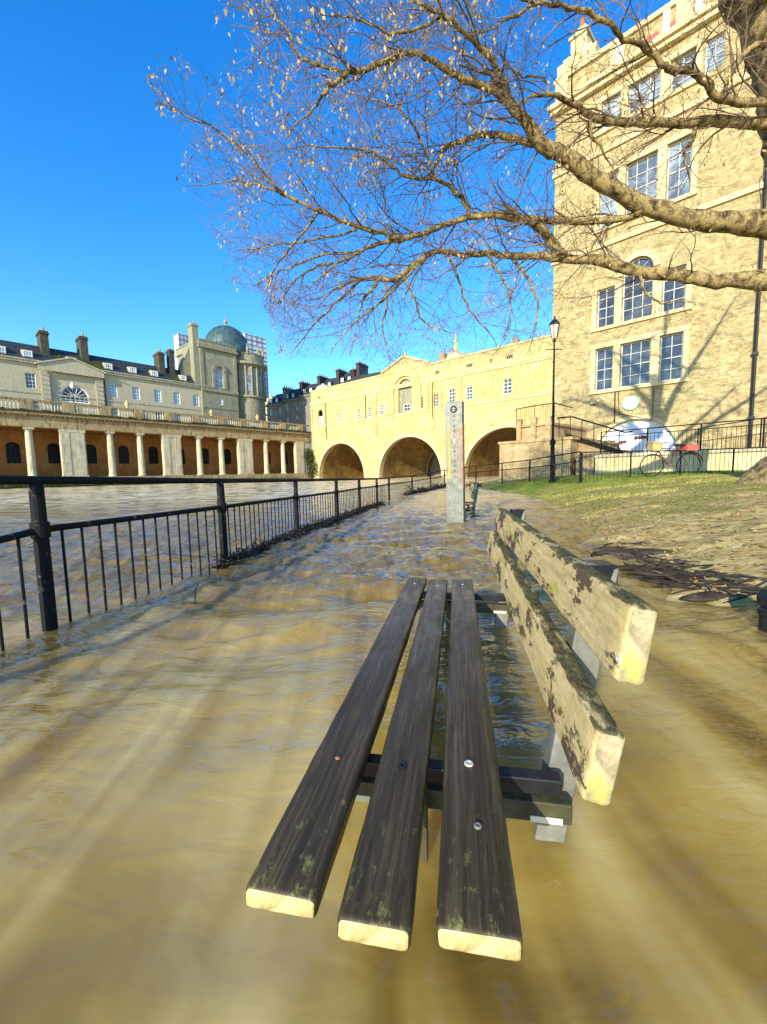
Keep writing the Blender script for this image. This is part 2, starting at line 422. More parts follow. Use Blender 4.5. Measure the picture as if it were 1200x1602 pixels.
def window(parent, x0, x1, z0, z1, y, nx, nz, fmat, gmat, rise=0, bar=.035, edge=.06, name='window', label=None, sill=None, smat=None):
    """a sash frame at depth y with glazing bars; pane behind it as a sub-part"""
    m = MB(); cx = (x0 + x1) / 2
    if rise:
        n = 14; P = arch_pts(cx, z1 - rise, (x1 - x0) / 2 - .002, rise - .002, n); Q = arch_pts(cx, z1 - rise, (x1 - x0) / 2 - edge, rise - edge, n)
        for i in range(n): m.prism([P[i], P[i + 1], Q[i + 1], Q[i]], y, y + .05)
        for k in range(1, nx + 1):
            a = math.pi * k / (nx + 1)
            m.tube([(cx, y + .02, z1 - rise), (cx + ((x1 - x0) / 2 - edge / 2) * math.cos(a), y + .02, z1 - rise + (rise - edge / 2) * math.sin(a))], bar * .5, 4)
        ztop = z1 - rise
        if ztop > z0 + .05: m.box(x0 + edge, x1 - edge, y, y + .05, ztop - bar / 2, ztop + bar / 2)
    else:
        ztop = z1; m.box(x0 + edge, x1 - edge, y, y + .05, z1 - edge, z1 - .002)
    if ztop > z0 + .05:
        m.box(x0 + .002, x0 + edge, y, y + .05, z0 + .002, ztop); m.box(x1 - edge, x1 - .002, y, y + .05, z0 + .002, ztop)
        m.box(x0 + edge, x1 - edge, y, y + .05, z0 + .002, z0 + edge)
        for k in range(1, nx):
            xx = x0 + (x1 - x0) * k / nx; m.box(xx - bar / 2, xx + bar / 2, y + .008, y + .045, z0 + edge, ztop - edge * .5)
        for k in range(1, nz):
            zz = z0 + (ztop - z0) * k / nz; b2 = bar * (1.5 if k == nz // 2 else 1)
            m.box(x0 + edge, x1 - edge, y + .005, y + .048, zz - b2 / 2, zz + b2 / 2)
    if sill: m.box(x0 - .08, x1 + .08, y - sill, y + .04, z0 - .10, z0)
    fo = m.build(name, fmat, parent)
    g = MB()
    poly = ([(x0, z0)] + arch_pts(cx, z1 - rise, (x1 - x0) / 2, rise, 14) + [(x1, z0)]) if rise else [(x0, z0), (x0, z1), (x1, z1), (x1, z0)]
    if rise and z1 - rise <= z0 + .01: poly = arch_pts(cx, z1 - rise, (x1 - x0) / 2, rise, 14)
    g.prism(poly, y + .055, y + .075); g.build('pane', gmat, fo)
    if label: fo['label'] = label
    return fo

# ------------------------------------------------------------------ water, bed, bank
def graded(lo, hi, dense_lo, dense_hi, step, grow=1.12):
    xs = []; x = dense_lo
    while x < dense_hi: xs.append(x); x += step
    s_ = step
    while x < hi: xs.append(x); s_ *= grow; x += s_
    xs.append(hi); left = []; x = dense_lo; s_ = step
    while x > lo: s_ *= grow; x -= s_; left.append(max(x, lo))
    return left[::-1] + xs
def wave(x, y):
    k = min(1, max(0, (y - .7) / 2.4)); far = min(1, max(0, (y - 10) / 25))
    N = noise.noise
    q = 1 - .55 * min(1, max(0, (y - 3.5) / 5)); wx = .25 * N(Vector((x * .7, y * .7, 11))); 
    h = .062 * q * (.32 + .68 * k) * N(Vector((x * 1.5 + y * .5 + wx, y * 2.6 - x * .5 + wx, 0)))
    n2 = N(Vector((x * 2.6 + y * .8 + wx * 2, y * 5.4 - x * 1.1, 3.3))); h += .044 * max(k, .12) * q * (.35 - abs(n2) * 1.6)
    n3 = N(Vector((x * 7 + y, y * 11 - x * 2, 7.1))); h += .013 * max(k, .12) * q * (.3 - abs(n3) * 1.5)
    h += .016 * (1 - k) * N(Vector((x * 1.3 + y * .9, y * .8 - x * .9, 9.1)))
    h += far * .10 * N(Vector((x * .3, y * .5, 2.2)))
    # wake ripples round the gauge pillar and the bench uprights
    for cx, cy, A in ((1.1, 6.1, .010), (.30, .74, .006), (.62, 1.95, .006)):
        r_ = math.hypot(x - cx, y - cy)
        if r_ < 2: h += A * math.sin(r_ * 26) * math.exp(-r_ * 2.6)
    return h
xs = graded(-500, 400, -4.2, 3.6, .030, 1.05); ys = graded(-60, 700, .15, 7.5, .026, 1.022)
m = MB(); m.v = [(x, y, wave(x, y) if y < 90 else 0) for y in ys for x in xs]
nx_ = len(xs)
m.f = [(j * nx_ + i, j * nx_ + i + 1, (j + 1) * nx_ + i + 1, (j + 1) * nx_ + i) for j in range(len(ys) - 1) for i in range(nx_ - 1)]
m.mi = [0] * len(m.f)
water = m.build('river_water', M['water'], smooth=True); tag(water, kind='structure')

SH = [(-2, 3.6), (.5, 2.6), (1.4, 2.15), (2.1, 1.93), (2.5, 1.85), (3.0, 1.95), (4.1, 2.25), (5.5, 2.8), (8.7, 3.8), (12.4, 4.35), (17.8, 4.2), (24, 5.5), (30, 8.0), (60, 25)]
def shore(y):
    if y <= SH[0][0]: return SH[0][1]
    for (a, b), (c_, d_) in zip(SH, SH[1:]):
        if a <= y <= c_:
            t = (y - a) / (c_ - a); return b + (d_ - b) * t
    return SH[-1][1]
def bank_z(x, y):
    d = x - shore(y) + .25 * noise.noise(Vector((y * 1.3, x * .4, 5))) + .12 * noise.noise(Vector((y * 4, x * 2, 8)))
    if d < 0: return max(-.5, .22 * d)
    z = .62 * (1 - math.exp(-d * .38))
    z += .030 * noise.noise(Vector((x * 1.4, y * 1.4, 0))) * min(1, d) + .014 * noise.noise(Vector((x * 6, y * 6, 1))) * min(1, d * 2)
    return z
bx = graded(-6, 300, .8, 9, .07, 1.10); by = graded(-30, 300, .8, 18, .07, 1.08)
m = MB(); m.v = [(x, y, bank_z(x, y)) for y in by for x in bx]; nb = len(bx)
m.f = [(j * nb + i, j * nb + i + 1, (j + 1) * nb + i + 1, (j + 1) * nb + i) for j in range(len(by) - 1) for i in range(nb - 1)]
m.mi = [0] * len(m.f)
tag(m.build('grass_bank', M['bank'], smooth=True), kind='structure')
m = MB(); m.box(-900, 900, -60, 1500, -1.2, -.8)
tag(m.build('river_bed', M['bank']), kind='structure')

# grass blades and dead leaves on the bank
m = MB()
for i in range(60000):
    y = RND.uniform(2.2, 17); x = shore(y) + RND.uniform(.15, 9) * RND.random() ** .6
    n_ = noise.noise(Vector((x * .9, y * .9, 4))) * .5 + .5 + (y - 8) * .07
    if n_ < .55: continue
    z = bank_z(x, y); h_ = RND.uniform(.02, .055); a = RND.uniform(0, 6.28); w_ = .006
    lx, ly = RND.uniform(-.03, .03), RND.uniform(-.03, .03)
    m.add([(x - w_ * math.cos(a), y - w_ * math.sin(a), z - .01), (x + w_ * math.cos(a), y + w_ * math.sin(a), z - .01), (x + lx, y + ly, z + h_)], [(0, 1, 2)])
tag(m.build('grass', M['grass']), 'short green grass growing on the muddy bank', 'grass', kind='stuff')
m = MB()
for i in range(5000):
    y = RND.uniform(1.6, 13); x = shore(y) + RND.uniform(.0, 6) * RND.random()
    z = bank_z(x, y) + .012; s_ = RND.uniform(.008, .024); a = RND.uniform(0, 6.28)
    ca, sa = math.cos(a) * s_, math.sin(a) * s_
    m.add([(x + ca, y + sa, z + RND.uniform(0, .012)), (x - sa, y + ca, z + RND.uniform(0, .02)), (x - ca, y - sa, z), (x + sa, y - ca, z + RND.uniform(0, .01))], [(0, 1, 2, 3)])
M['litter'] = plain('leaf litter', (.34, .22, .10), .8, .2, 0, .7, 9)
tag(m.build('leaf_litter', M['litter']), 'brown dead leaves scattered over the muddy bank', 'leaves', kind='stuff')

# ------------------------------------------------------------------ planes of the big facades
def nrm(a, b):
    k = math.hypot(a, b); return (a / k, b / k)
def rot(d): return math.atan2(d[1], d[0])
BR = ((-11.7, 75), nrm(.749, -.662))
CO = ((-37.5, 49.3), nrm(.0506, .058))
LB = ((-48.05, 58.5), CO[1])
RB = ((11.01, 27.0), nrm(650, -640))
def wp(pl, x, y, z=0):
    (ox, oy), d = pl
    return Vector((ox + d[0] * x - d[1] * y, oy + d[1] * x + d[0] * y, z))

# ------------------------------------------------------------------ the bridge
def make_bridge():
    t = thing('arched_bridge', 'golden stone bridge with three arches and a row of shops built along its top', 'bridge', (*BR[0], 0), BR[1])
    ar = [(.2, 11.6), (14.9, 26.6), (30.2, 41.9)]
    wins = [(5.73, .75, 9.75, 11.1), (10.66, .75, 9.8, 11.3), (13.05, .7, 9.8, 11.3), (15.6, .75, 9.85, 11.3), (17.5, .6, 9.9, 11.35), (23.2, .7, 9.95, 11.5),
            (25.67, .95, 9.9, 11.6), (28.3, .95, 10.1, 11.9), (30.96, .85, 10.15, 11.8), (36.2, 1.05, 10.15, 11.9)]
    attic = [(1.0, .7), (26.0, .8), (31.0, .9), (34.0, .45), (36.4, .9)]
    ops = [(a, b, -.6, 6.1, 5.8, 13) for a, b in ar]
    ops += [(c - w_ / 2, c + w_ / 2, a, b, 0, .22) for c, w_, a, b in wins]
    ops += [(c - w_ / 2, c + w_ / 2, 14.2, 14.65, 0, .22) for c, w_ in attic]
    ops += [(19.05, 21.6, 9.7, 14.5, 1.25, .35), (.45, 1.75, 9.6, 12.3, .65, .3)]
    m = MB(); wall(m, -1.4, 46, -.6, 15.7, ops)
    wall(m, -1.4, 46, -.6, 15.7, [(a, b, -.6, 6.1, 5.8, .01) for a, b in ar], y=13)
    m.add([(-1.4, 0, -.6), (-1.4, 13, -.6), (-1.4, 13, 15.7), (-1.4, 0, 15.7)], [(0, 1, 2, 3)])
    m.add([(-1.4, 0, 15.7), (46, 0, 15.7), (46, .5, 15.7), (-1.4, .5, 15.7)], [(0, 1, 2, 3)])
    m.build('wall', M['bridge'], t)
    for a, b in ar:
        m = MB(); cx = (a + b) / 2; rx = (b - a) / 2
        P = arch_pts(cx, .3, rx - .01, 5.79, 40); Q = arch_pts(cx, .3, rx + .5, 6.3, 40)
        for i in range(40): m.prism([P[i], P[i + 1], Q[i + 1], Q[i]], -.07, .02)
        m.build('arch_ring', M['millplain'], t)
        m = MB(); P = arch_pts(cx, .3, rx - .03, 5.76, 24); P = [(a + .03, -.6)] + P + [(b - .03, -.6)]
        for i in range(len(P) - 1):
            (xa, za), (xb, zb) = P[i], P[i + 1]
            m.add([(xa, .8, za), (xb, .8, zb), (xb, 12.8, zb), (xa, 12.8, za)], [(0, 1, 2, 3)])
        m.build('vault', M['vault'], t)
    m = MB()
    m.box(-1.5, 46, -.10, .02, 9.35, 9.55); m.box(-1.5, 46, -.06, .02, 8.2, 8.3)
    m.box(-1.5, 46, -.22, .02, 13.55, 13.8); m.box(-1.5, 46, -.12, .02, 13.3, 13.55); m.box(-1.45, 46, -.12, .45, 15.70, 15.9)
    m.build('cornice', M['millplain'], t)
    # centre pavilion: pilasters, big arch moulding, pediment
    m = MB()
    for x in (14.2, 16.6, 24.0, 25.0): m.box(x, x + .55, -.16, .02, 6.9 if x in (14.2, 25.0) else 9.56, 13.29)
    P = arch_pts(20.33, 12.9, 2.0, 2.0, 24); Q = arch_pts(20.33, 12.9, 3.0, 3.0, 24)
    for i in range(24): m.prism([P[i], P[i + 1], Q[i + 1], Q[i]], -.25, .01)
    m.box(17.3, 18.3, -.24, .01, 9.56, 12.9); m.box(22.35, 23.35, -.24, .01, 9.56, 12.9)
    m.prism([(16.2, 15.9), (24.6, 15.9), (20.4, 17.5)], -.14, .5)
    for (xa, za), (xb, zb) in (((15.9, 15.85), (20.4, 17.55)), ((24.9, 15.85), (20.4, 17.55))):
        m.prism([(xa, za), (xb, zb), (xb, zb + .3), (xa, za + .3)] if xa < xb else [(xb, zb), (xa, za), (xa, za + .3), (xb, zb + .3)], -.35, .55)
    m.lathe([(.16, 17.8), (.3, 18.0), (.1, 18.3), (.02, 18.6)], 20.4, .1, 8)
    m.build('pediment', M['bridge'], t)
    m = MB()
    m.prism([(x, z) for x, z in arch_pts(20.33, 13.25, 1.27, 1.24, 14)], .36, .40); m.box(19.06, 21.59, .34, .38, 9.71, 13.2)
    m.build('blind_panel', M['grey'], t)
    window(t, 19.7, 21.0, 13.3, 14.2, .25, 3, 1, M['white'], M['gdark'], rise=.85)
    window(t, 19.9, 21.1, 9.9, 10.9, .25, 2, 2, M['white'], M['gdark'])
    window(t, .46, 1.74, 9.61, 11.2, .20, 2, 3, M['white'], M['gwhite'])
    for c, w_, a, b in wins: window(t, c - w_ / 2, c + w_ / 2, a, b, .12, 2, 4, M['white'], M['gdark'], bar=.05, sill=.2)
    for c, w_ in attic: window(t, c - w_ / 2, c + w_ / 2, 14.2, 14.65, .15, 3, 1, M['millplain'], M['gdark'])
    # end pavilion caps
    for cx, r_ in ((.4, 1.6), (28.2, 1.7)):
        m = MB(); m.lathe([(r_, 15.88), (r_, 16.1), (r_ * .92, 16.4), (r_ * .7, 16.75), (r_ * .35, 16.98), (.02, 17.05)], cx, 1.7, 18)
        m.build('dome_cap', M['cap'], t, smooth=True)
    for cx in (-1.2, 2.2, 26.6, 29.7):
        MB().box(cx - .2, cx + .2, -.14, .02, 8.35, 13.29).build('pilaster', M['bridge'], t)
    m = MB(); m.add([(-1.3, .5, 15.2), (46, .5, 15.2), (46, 5, 17.0), (-1.3, 5, 17.0), (46, 12.9, 15.2), (-1.3, 12.9, 15.2)], [(0, 1, 2, 3), (3, 2, 4, 5)])
    m.build('roof', M['slate'], t)
    for cx, w_, z1 in ((36.2, .9, 16.9), (25.6, .9, 17.4), (27.0, .7, 17.3)):
        c = MB(); c.box(cx - w_ / 2, cx + w_ / 2, 1.8, 2.5, 15.9, z1); co_ = c.build('chimney', M['entab'], t)
        p = MB()
        for k in (-.25, .25): p.lathe([(.12, z1), (.15, z1 + .05), (.1, z1 + .45), (.13, z1 + .5)], cx + k, 2.15, 8)
        p.build('chimney_pot', M['terra'], co_)
    # grey downpipes on the face
    for x, y, z in ((25.35, -.27, 8.4), (12.4, -.16, 9.6), (2.75, -.16, 7)): MB().tube([(x, y, 13.2), (x, y, z)], .045, 6).build('downpipe', M['black'], t)
    return t
make_bridge()

# ------------------------------------------------------------------ riverside colonnade
def make_colonnade():
    t = thing('stone_colonnade', 'long riverside colonnade of pale columns under a mossy stone balustrade', 'colonnade', (*CO[0], 0), CO[1])
    X0, X1 = -19, 36.9
    m = MB(); m.box(X0, X1, -.3, 4.2, -1, 1.15); m.build('plinth', M['entab'], t)
    m = MB(); m.box(X0, X1, -.15, .75, 6.86, 7.35); m.box(X0, X1, -.05, .75, 7.35, 8.25); m.box(X0, X1, -.45, .9, 8.25, 8.5)
    x = X0
    while x < X1 - .2: m.box(x, x + .18, -.30, -.05, 8.05, 8.25); x += .45
    m.build('entablature', M['entab'], t)
    m = MB(); m.box(X0, X1, -.55, 1.0, 8.5, 8.62)
    x = X0
    while x < X1:
        w_ = RND.uniform(.3, 1.0)
        if RND.random() < .85: m.box(x, min(x + w_, X1), -.52 + RND.uniform(0, .1), -.1, 8.62, 8.66 + RND.uniform(0, .22))
        x += w_
    m.build('mossy_ledge', M['capdark'], t)
    wins = []
    k = -5
    for k in range(-5, 11):
        c = 2.0 + 3.8 * k + 1.2
        if X0 + 1 < c < X1 - 1: wins.append(c)
    ops = [(c - .65, c + .65, 2.9, 5.4, .6, .3) for c in wins]
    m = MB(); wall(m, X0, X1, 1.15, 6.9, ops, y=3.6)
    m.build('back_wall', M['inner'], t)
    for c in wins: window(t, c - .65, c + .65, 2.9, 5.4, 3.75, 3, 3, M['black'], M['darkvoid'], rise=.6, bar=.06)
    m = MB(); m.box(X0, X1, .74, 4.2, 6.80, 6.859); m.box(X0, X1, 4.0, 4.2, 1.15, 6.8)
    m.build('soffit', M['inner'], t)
    def col(c):
        m = MB(); m.lathe([(.50, 1.15), (.50, 1.32), (.44, 1.38), (.41, 1.5), (.40, 2.6), (.375, 4.5), (.335, 6.3), (.35, 6.34), (.35, 6.42), (.43, 6.58), (.44, 6.62)], c, .35, 16)
        m.box(c - .47, c + .47, -.12, .82, 6.62, 6.859); m.build('column', M['colon'], t)
    def pier(c, w_=2.45):
        m = MB(); m.box(c - w_ / 2, c + w_ / 2, -.06, .7, 1.35, 6.5); m.box(c - w_ / 2 - .07, c + w_ / 2 + .07, -.12, .76, 1.15, 1.35); m.box(c - w_ / 2 - .07, c + w_ / 2 + .07, -.12, .76, 6.5, 6.859)
        m.box(c - w_ / 2 + .12, c - w_ / 2 + .85, -.10, -.05, 1.36, 6.49); m.box(c + w_ / 2 - .85, c + w_ / 2 - .12, -.10, -.05, 1.36, 6.49)
        m.build('pier', M['colon'], t)
    for j in range(-2, 3):
        c = .65 + 11.4 * j
        pier(c)
        for q in (3.95, 7.4):
            if X0 < c + q < 33: col(c + q)
    pier(34.3, 1.9)
    m = MB(); m.box(35.4, X1, -.02, 3.5, 1.15, 6.85); m.build('end_wall', M['colon'], t)
    window(t, 35.7, 36.4, 2.6, 5.2, -.09, 2, 3, M['black'], M['darkvoid'])
    # balustrade in bays, each a coping, piers and balusters
    m = MB(); m.box(X0, X1, .15, .55, 9.82, 10.02); m.box(X0, X1, .12, .58, 8.62, 8.85)
    x = X0; bays = []
    while x < X1 - .5:
        m.box(x, x + 1.1, .10, .60, 8.85, 9.82); bays.append((x + 1.1, x + 3.8)); x += 3.8
    m.build('balustrade', M['entab'], t)
    for a, b in bays:
        if b > X1: continue
        m = MB(); k = int((b - a) / .30)
        for i in range(k):
            cx = a + (b - a) * (i + .5) / k
            m.lathe([(.09, 8.85), (.06, 8.95), (.10, 9.15), (.05, 9.5), (.09, 9.82)], cx, .35, 6)
        m.build('baluster_row', M['colon'], t)
    for c in (17.7 - 7.6 + .55 - 3.8, 17.7 + .5 - 3.8 + 3.8, 26.1): 
        m = MB(); m.lathe([(.25, 10.02), (.12, 10.15), (.28, 10.45), (.30, 10.65), (.1, 10.85), (.03, 11.1)], c, .35, 8); m.build('urn', M['bridge'], t)
    return t
make_colonnade()
def make_weed():
    m = MB()
    for i in range(9000):
        x = RND.uniform(-12, 12) if RND.random() < .8 else RND.uniform(12, 33); b_ = .5 + .5 * noise.noise(Vector((x * .6, 3, 1)))
        p = wp(CO, x, -.35 - RND.uniform(0, 1.0)); z = RND.uniform(0, .25 + .55 * b_)
        s_ = RND.uniform(.05, .14); a = RND.uniform(0, 6.28)
        m.add([(p.x, p.y, z), (p.x + s_ * math.cos(a), p.y + s_ * math.sin(a), z + RND.uniform(-.05, .1)), (p.x, p.y, z + s_)], [(0, 1, 2)])
    tag(m.build('river_weed', M['weed']), 'strip of dark green weed along the waterline below the colonnade', 'weed', kind='stuff')
make_weed()
def foliage(name, label, cat, center, size, n, mat, stem=True, leaf=.16):
    t = thing(name, label, cat, (center[0], center[1], center[2]))
    m = MB()
    blobs = [(Vector((RND.gauss(0, .33) * size[0], RND.gauss(0, .33) * size[1], RND.uniform(.1, .95) * size[2])), RND.uniform(.12, .28) * max(size)) for _ in range(22)]
    for i in range(n):
        b, r_ = RND.choice(blobs); d = Vector((RND.gauss(0, 1), RND.gauss(0, 1), RND.gauss(0, 1))).normalized() * r_ * RND.random() ** .4
        p = b + d; a = Vector((RND.gauss(0, 1), RND.gauss(0, 1), RND.gauss(0, 1))).normalized(); c = a.orthogonal().normalized(); s_ = leaf * RND.uniform(.5, 1.3)
        m.add([p - a * s_, p + c * s_ * .5, p + a * s_, p - c * s_ * .5], [(0, 1, 2, 3)])
    m.build('foliage', mat, t)
    if stem: MB().tube([(0, 0, -.3), (.05, .02, size[2] * .4), (.1, -.05, size[2] * .8)], [.12, .08, .03], 6).build('stem', M['bark'], t)
    return t
M['ivy'] = plain('dark ivy', (.045, .06, .015), .7, .3, 0, .5, 4)
p = wp(CO, 36.6, -1.0); foliage('ivy_bush', 'dark ivy bush climbing the corner between colonnade and bridge', 'bush', (p.x, p.y, 0.1), (1.7, 1.4, 5.2), 3500, M['ivy'])

# ------------------------------------------------------------------ long terrace building
def chimney(t, x, y, z0, z1, w_=.9, d_=1.4, mat=None, pots=3, name='chimney'):
    m = MB(); m.box(x - w_ / 2, x + w_ / 2, y, y + d_, z0, z1 - .25); m.box(x - w_ / 2 - .12, x + w_ / 2 + .12, y - .12, y + d_ + .12, z1 - .45, z1 - .25)
    m.box(x - w_ / 2 - .03, x + w_ / 2 + .03, y - .03, y + d_ + .03, z1 - .25, z1)
    c = m.build(name, mat or M['grey'], t)
    p = MB()
    for i in range(pots):
        p.lathe([(.13, z1), (.16, z1 + .06), (.11, z1 + .5), (.14, z1 + .58)], x, y + d_ * (i + .5) / pots, 8)
    p.build('chimney_pot', M['grey'], c)
def make_terrace():
    t = thing('terrace_building', 'long cream stone building with dark slate roof, dormers and a pedimented half-round window', 'building', (*LB[0], 0), LB[1])
    X0, X1 = -22, 24.7
    ws = [-11.0, -5.6, -.5, 9.4, 12.64, 15.94, 19.06, 22.41]
    ops = [(c - .55, c + .55, 13.6, 15.65, .12 if c > 8 else 0, .2) for c in ws] + [(c - .55, c + .55, 9.6, 12.0, 0, .2) for c in ws] + [(2.75, 6.15, 12.2, 14.7, 1.7, .3)]
    m = MB(); wall(m, X0, X1, 8, 17.0, ops)
    m.add([(X1, 0, 8), (X1, 9, 8), (X1, 9, 17), (X1, 0, 17)], [(0, 1, 2, 3)])
    m.build('wall', M['cream'], t)
    m = MB(); m.box(X0, X1, -.35, .02, 16.98, 17.3); m.box(X0, X1, -.5, .4, 17.3, 17.45); m.box(X0, X1, -.08, .02, 12.9, 13.1); m.build('cornice', M['cap'], t)
    m = MB()
    m.prism([(.3, 16.2), (8.2, 16.2), (8.2, 16.9), (4.2, 18.3), (.3, 16.9)], -.62, -.52)
    m.box(.6, 1.5, -.25, -.02, 8, 16.2); m.box(7.1, 8.0, -.25, -.02, 8, 16.2)
    for k in range(12): m.box(.55, 1.55, -.30, -.22, 8.4 + k * .65, 8.8 + k * .65); m.box(7.05, 8.05, -.30, -.22, 8.4 + k * .65, 8.8 + k * .65)
    for (xa, za), (xb, zb) in (((.0, 16.85), (4.2, 18.35)), ((4.2, 18.35), (8.5, 16.85))): m.prism([(xa, za), (xb, zb), (xb, zb + .22), (xa, za + .22)], -.8, .3)
    m.build('pediment', M['cream'], t)
    for c in ws:
        dark = c < 0
        window(t, c - .55, c + .55, 13.6, 15.65, .12, 3, 4, M['white'], M['gdark'] if dark else M['gsky'], rise=.12 if c > 8 else 0, bar=.04)
        window(t, c - .55, c + .55, 9.6, 12.0, .12, 3, 4, M['white'], M['gdark'])
    window(t, 2.75, 6.15, 12.2, 14.7, .2, 6, 2, M['white'], M['gdark'], rise=1.7, bar=.10, edge=.16, label='half-round window with spoke-like bars')
    m = MB(); m.add([(X0, -.3, 17.45), (X1, -.3, 17.45), (X1, 2.0, 20.0), (X0, 2.0, 20.0), (X1, 7.5, 20.2), (X0, 7.5, 20.2), (X1, 9, 17.4), (X0, 9, 17.4)],
          [(0, 1, 2, 3), (3, 2, 4, 5), (5, 4, 6, 7), (1, 6, 4, 2)])
    m.build('roof', M['slate'], t)
    m = MB()
    for (a, b) in ((2.6, 3.3), (6.6, 9.2), (18.6, 20.5)): m.add([(a, -.28, 17.49), (b, -.28, 17.49), (b, 1.0, 18.95), (a, 1.4, 19.35)], [(0, 1, 2, 3)])
    m.build('moss_patch', M['moss'], t)
    for c in (-9, -3.3, -.55, 4.4, 9.05, 12.43, 15.7, 20.4):
        m = MB(); m.box(c - .6, c + .6, .1, 2.0, 17.55, 18.75); d_ = m.build('dormer', M['cap'], t)
        window(d_, c - .5, c + .5, 17.7, 18.65, .02, 3, 3, M['white'], M['gwhite'], bar=.05, edge=.12)
    for x, z1 in ((-12, 22), (1.6, 22.0), (6.3, 22.3), (17.3, 22.2)): chimney(t, x, .8, 18.3, z1, .95, 2.2, M['sooty'])
    chimney(t, 19.0, .8, 18.3, 23.0, .8, 1.3, M['sooty'], pots=1)
    for x in (8.3, 24.3): MB().tube([(x, -.12, 16.9), (x, -.12, 9)], .06, 6).build('downpipe', M['black'], t)
make_terrace()

def make_gallery():
    t = thing('gallery_building', 'tall grey stone corner building with round drum and green lead dome', 'building', (*LB[0], 0), LB[1])
    m = MB()
    ops = [(26.1, 27.7, 17.4, 21.3, .8, .35), (26.4, 27.4, 14.3, 15.5, 0, .2)]
    wall(m, 23.4, 30.5, 8, 24.1, ops, y=-.3)
    m.add([(23.4, -.3, 8), (23.4, 9, 8), (23.4, 9, 24.1), (23.4, -.3, 24.1)], [(0, 1, 2, 3)]); m.add([(30.5, -.3, 8), (30.5, 9, 8), (30.5, 9, 24.1), (30.5, -.3, 24.1)], [(0, 1, 2, 3)])
    m.add([(23.4, 9, 8), (30.5, 9, 8), (30.5, 9, 24.1), (23.4, 9, 24.1)], [(0, 1, 2, 3)])
    m.add([(23.4, -.3, 24.1), (30.5, -.3, 24.1), (30.5, 9, 24.1), (23.4, 9, 24.1)], [(0, 1, 2, 3)])
    m.build('wall', M['grey'], t)
    m = MB(); m.box(23.1, 30.8, -.75, 9.2, 24.11, 24.45); m.box(23.3, 30.6, -.5, 9.1, 24.45, 25.4); m.box(23.2, 30.7, -.6, 9.15, 25.4, 25.6)
    m.box(23.35, 30.55, -.55, -.28, 16.5, 16.9); m.box(23.35, 30.55, -.40, -.28, 13.5, 13.7)
    m.box(23.4, 24.0, -.42, -.29, 16.9, 24.1); m.box(29.9, 30.5, -.42, -.29, 16.9, 24.1)
    m.build('cornice', M['grey'], t)
    m = MB()
    P = arch_pts(26.9, 20.5, .85, .85, 14); Q = arch_pts(26.9, 20.5, 1.45, 1.45, 14)
    for i in range(14): m.prism([P[i], P[i + 1], Q[i + 1], Q[i]], -.55, -.29)
    m.box(25.5, 26.0, -.45, -.29, 17.3, 20.5); m.box(27.8, 28.3, -.45, -.29, 17.3, 20.5); m.build('window_surround', M['grey'], t)
    window(t, 26.1, 27.7, 17.4, 21.3, -.05, 2, 4, M['white'], M['gwhite'], rise=.8)
    window(t, 26.4, 27.4, 14.3, 15.5, -.15, 2, 2, M['white'], M['gdark'], bar=.12, edge=.2)
    chimney(t, 22.9, -.2, 17.3, 28.1, 1.1, 1.6, pots=2)
    # side buttress wall sweeping down left of the chimney
    m = MB(); m.prism([(20.2, 17.4), (23.39, 17.4), (23.39, 24.6), (22.3, 24.2), (21.3, 22.0), (20.6, 19.6)], 1.2, 3.0); m.build('gable', M['grey'], t)
    # drum
    cx, cy, r_ = 34.3, 3.4, 3.9
    m = MB(); m.lathe([(r_, 8), (r_, 16.3), (r_ + .35, 16.5), (r_ + .35, 16.9), (r_ - .1, 17.0), (r_ - .1, 22.4), (r_ + .2, 22.6), (r_ + .75, 22.9), (r_ + .75, 23.3), (r_ + .1, 23.5), (r_, 24.9), (r_ + .15, 25.1), (0.1, 25.2)], cx, cy, 40)
    m.build('drum', M['grey'], t)
    for k in range(11):
        a = R(175 + k * 17)
        px_, py_ = cx + (r_ + .02) * math.cos(a), cy + (r_ + .02) * math.sin(a)
        m = MB(); m.lathe([(.24, 16.95), (.20, 17.2), (.18, 22.1), (.26, 22.5)], px_, py_, 8); m.build('column', M['grey'], t)
        if k % 2 == 0:
            b = a + R(8.5); m = MB()
            q = Matrix.Rotation(b + math.pi / 2, 4, 'Z'); 
            m.add([q @ Vector(v) + Vector((cx + (r_ - .02) * math.cos(b), cy + (r_ - .02) * math.sin(b), 0)) for v in [(-.4, 0, 17.6), (.4, 0, 17.6), (.4, 0, 20.8), (-.4, 0, 20.8), (-.4, .1, 17.6), (.4, .1, 17.6), (.4, .1, 20.8), (-.4, .1, 20.8)]],
                  [(0, 1, 2, 3), (4, 5, 6, 7), (0, 1, 5, 4), (2, 3, 7, 6), (0, 3, 7, 4), (1, 2, 6, 5)]); m.build('window', M['ghaze'], t)
            m = MB(); m.lathe([(.3, 24.9), (.2, 25.2), (.3, 25.7), (.22, 26.2), (.12, 26.5), (.15, 26.7), (.03, 26.9)], cx + r_ * math.cos(b), cy + r_ * math.sin(b), 8); m.build('finial', M['grey'], t)
    # dome
    cx, cy, r_ = 31.5, 4.6, 4.15
    prof = [(r_ + .2, 24.2), (r_ + .2, 26.3), (r_, 26.5)] + [(r_ * math.cos(R(a)), 26.6 + 4.2 * math.sin(R(a))) for a in range(4, 88, 7)] + [(.3, 30.8)]
    m = MB(); m.lathe(prof, cx, cy, 40); d_ = m.build('dome', M['lead'], t, smooth=True)
    m = MB()
    for k in range(20):
        a = 2 * math.pi * k / 20; m.tube([(cx + (r_ + .02) * math.cos(R(e)) * math.cos(a), cy + (r_ + .02) * math.cos(R(e)) * math.sin(a), 26.6 + 4.22 * math.sin(R(e))) for e in range(0, 88, 12)], .05, 4)
    m.build('rib', M['lead'], d_)
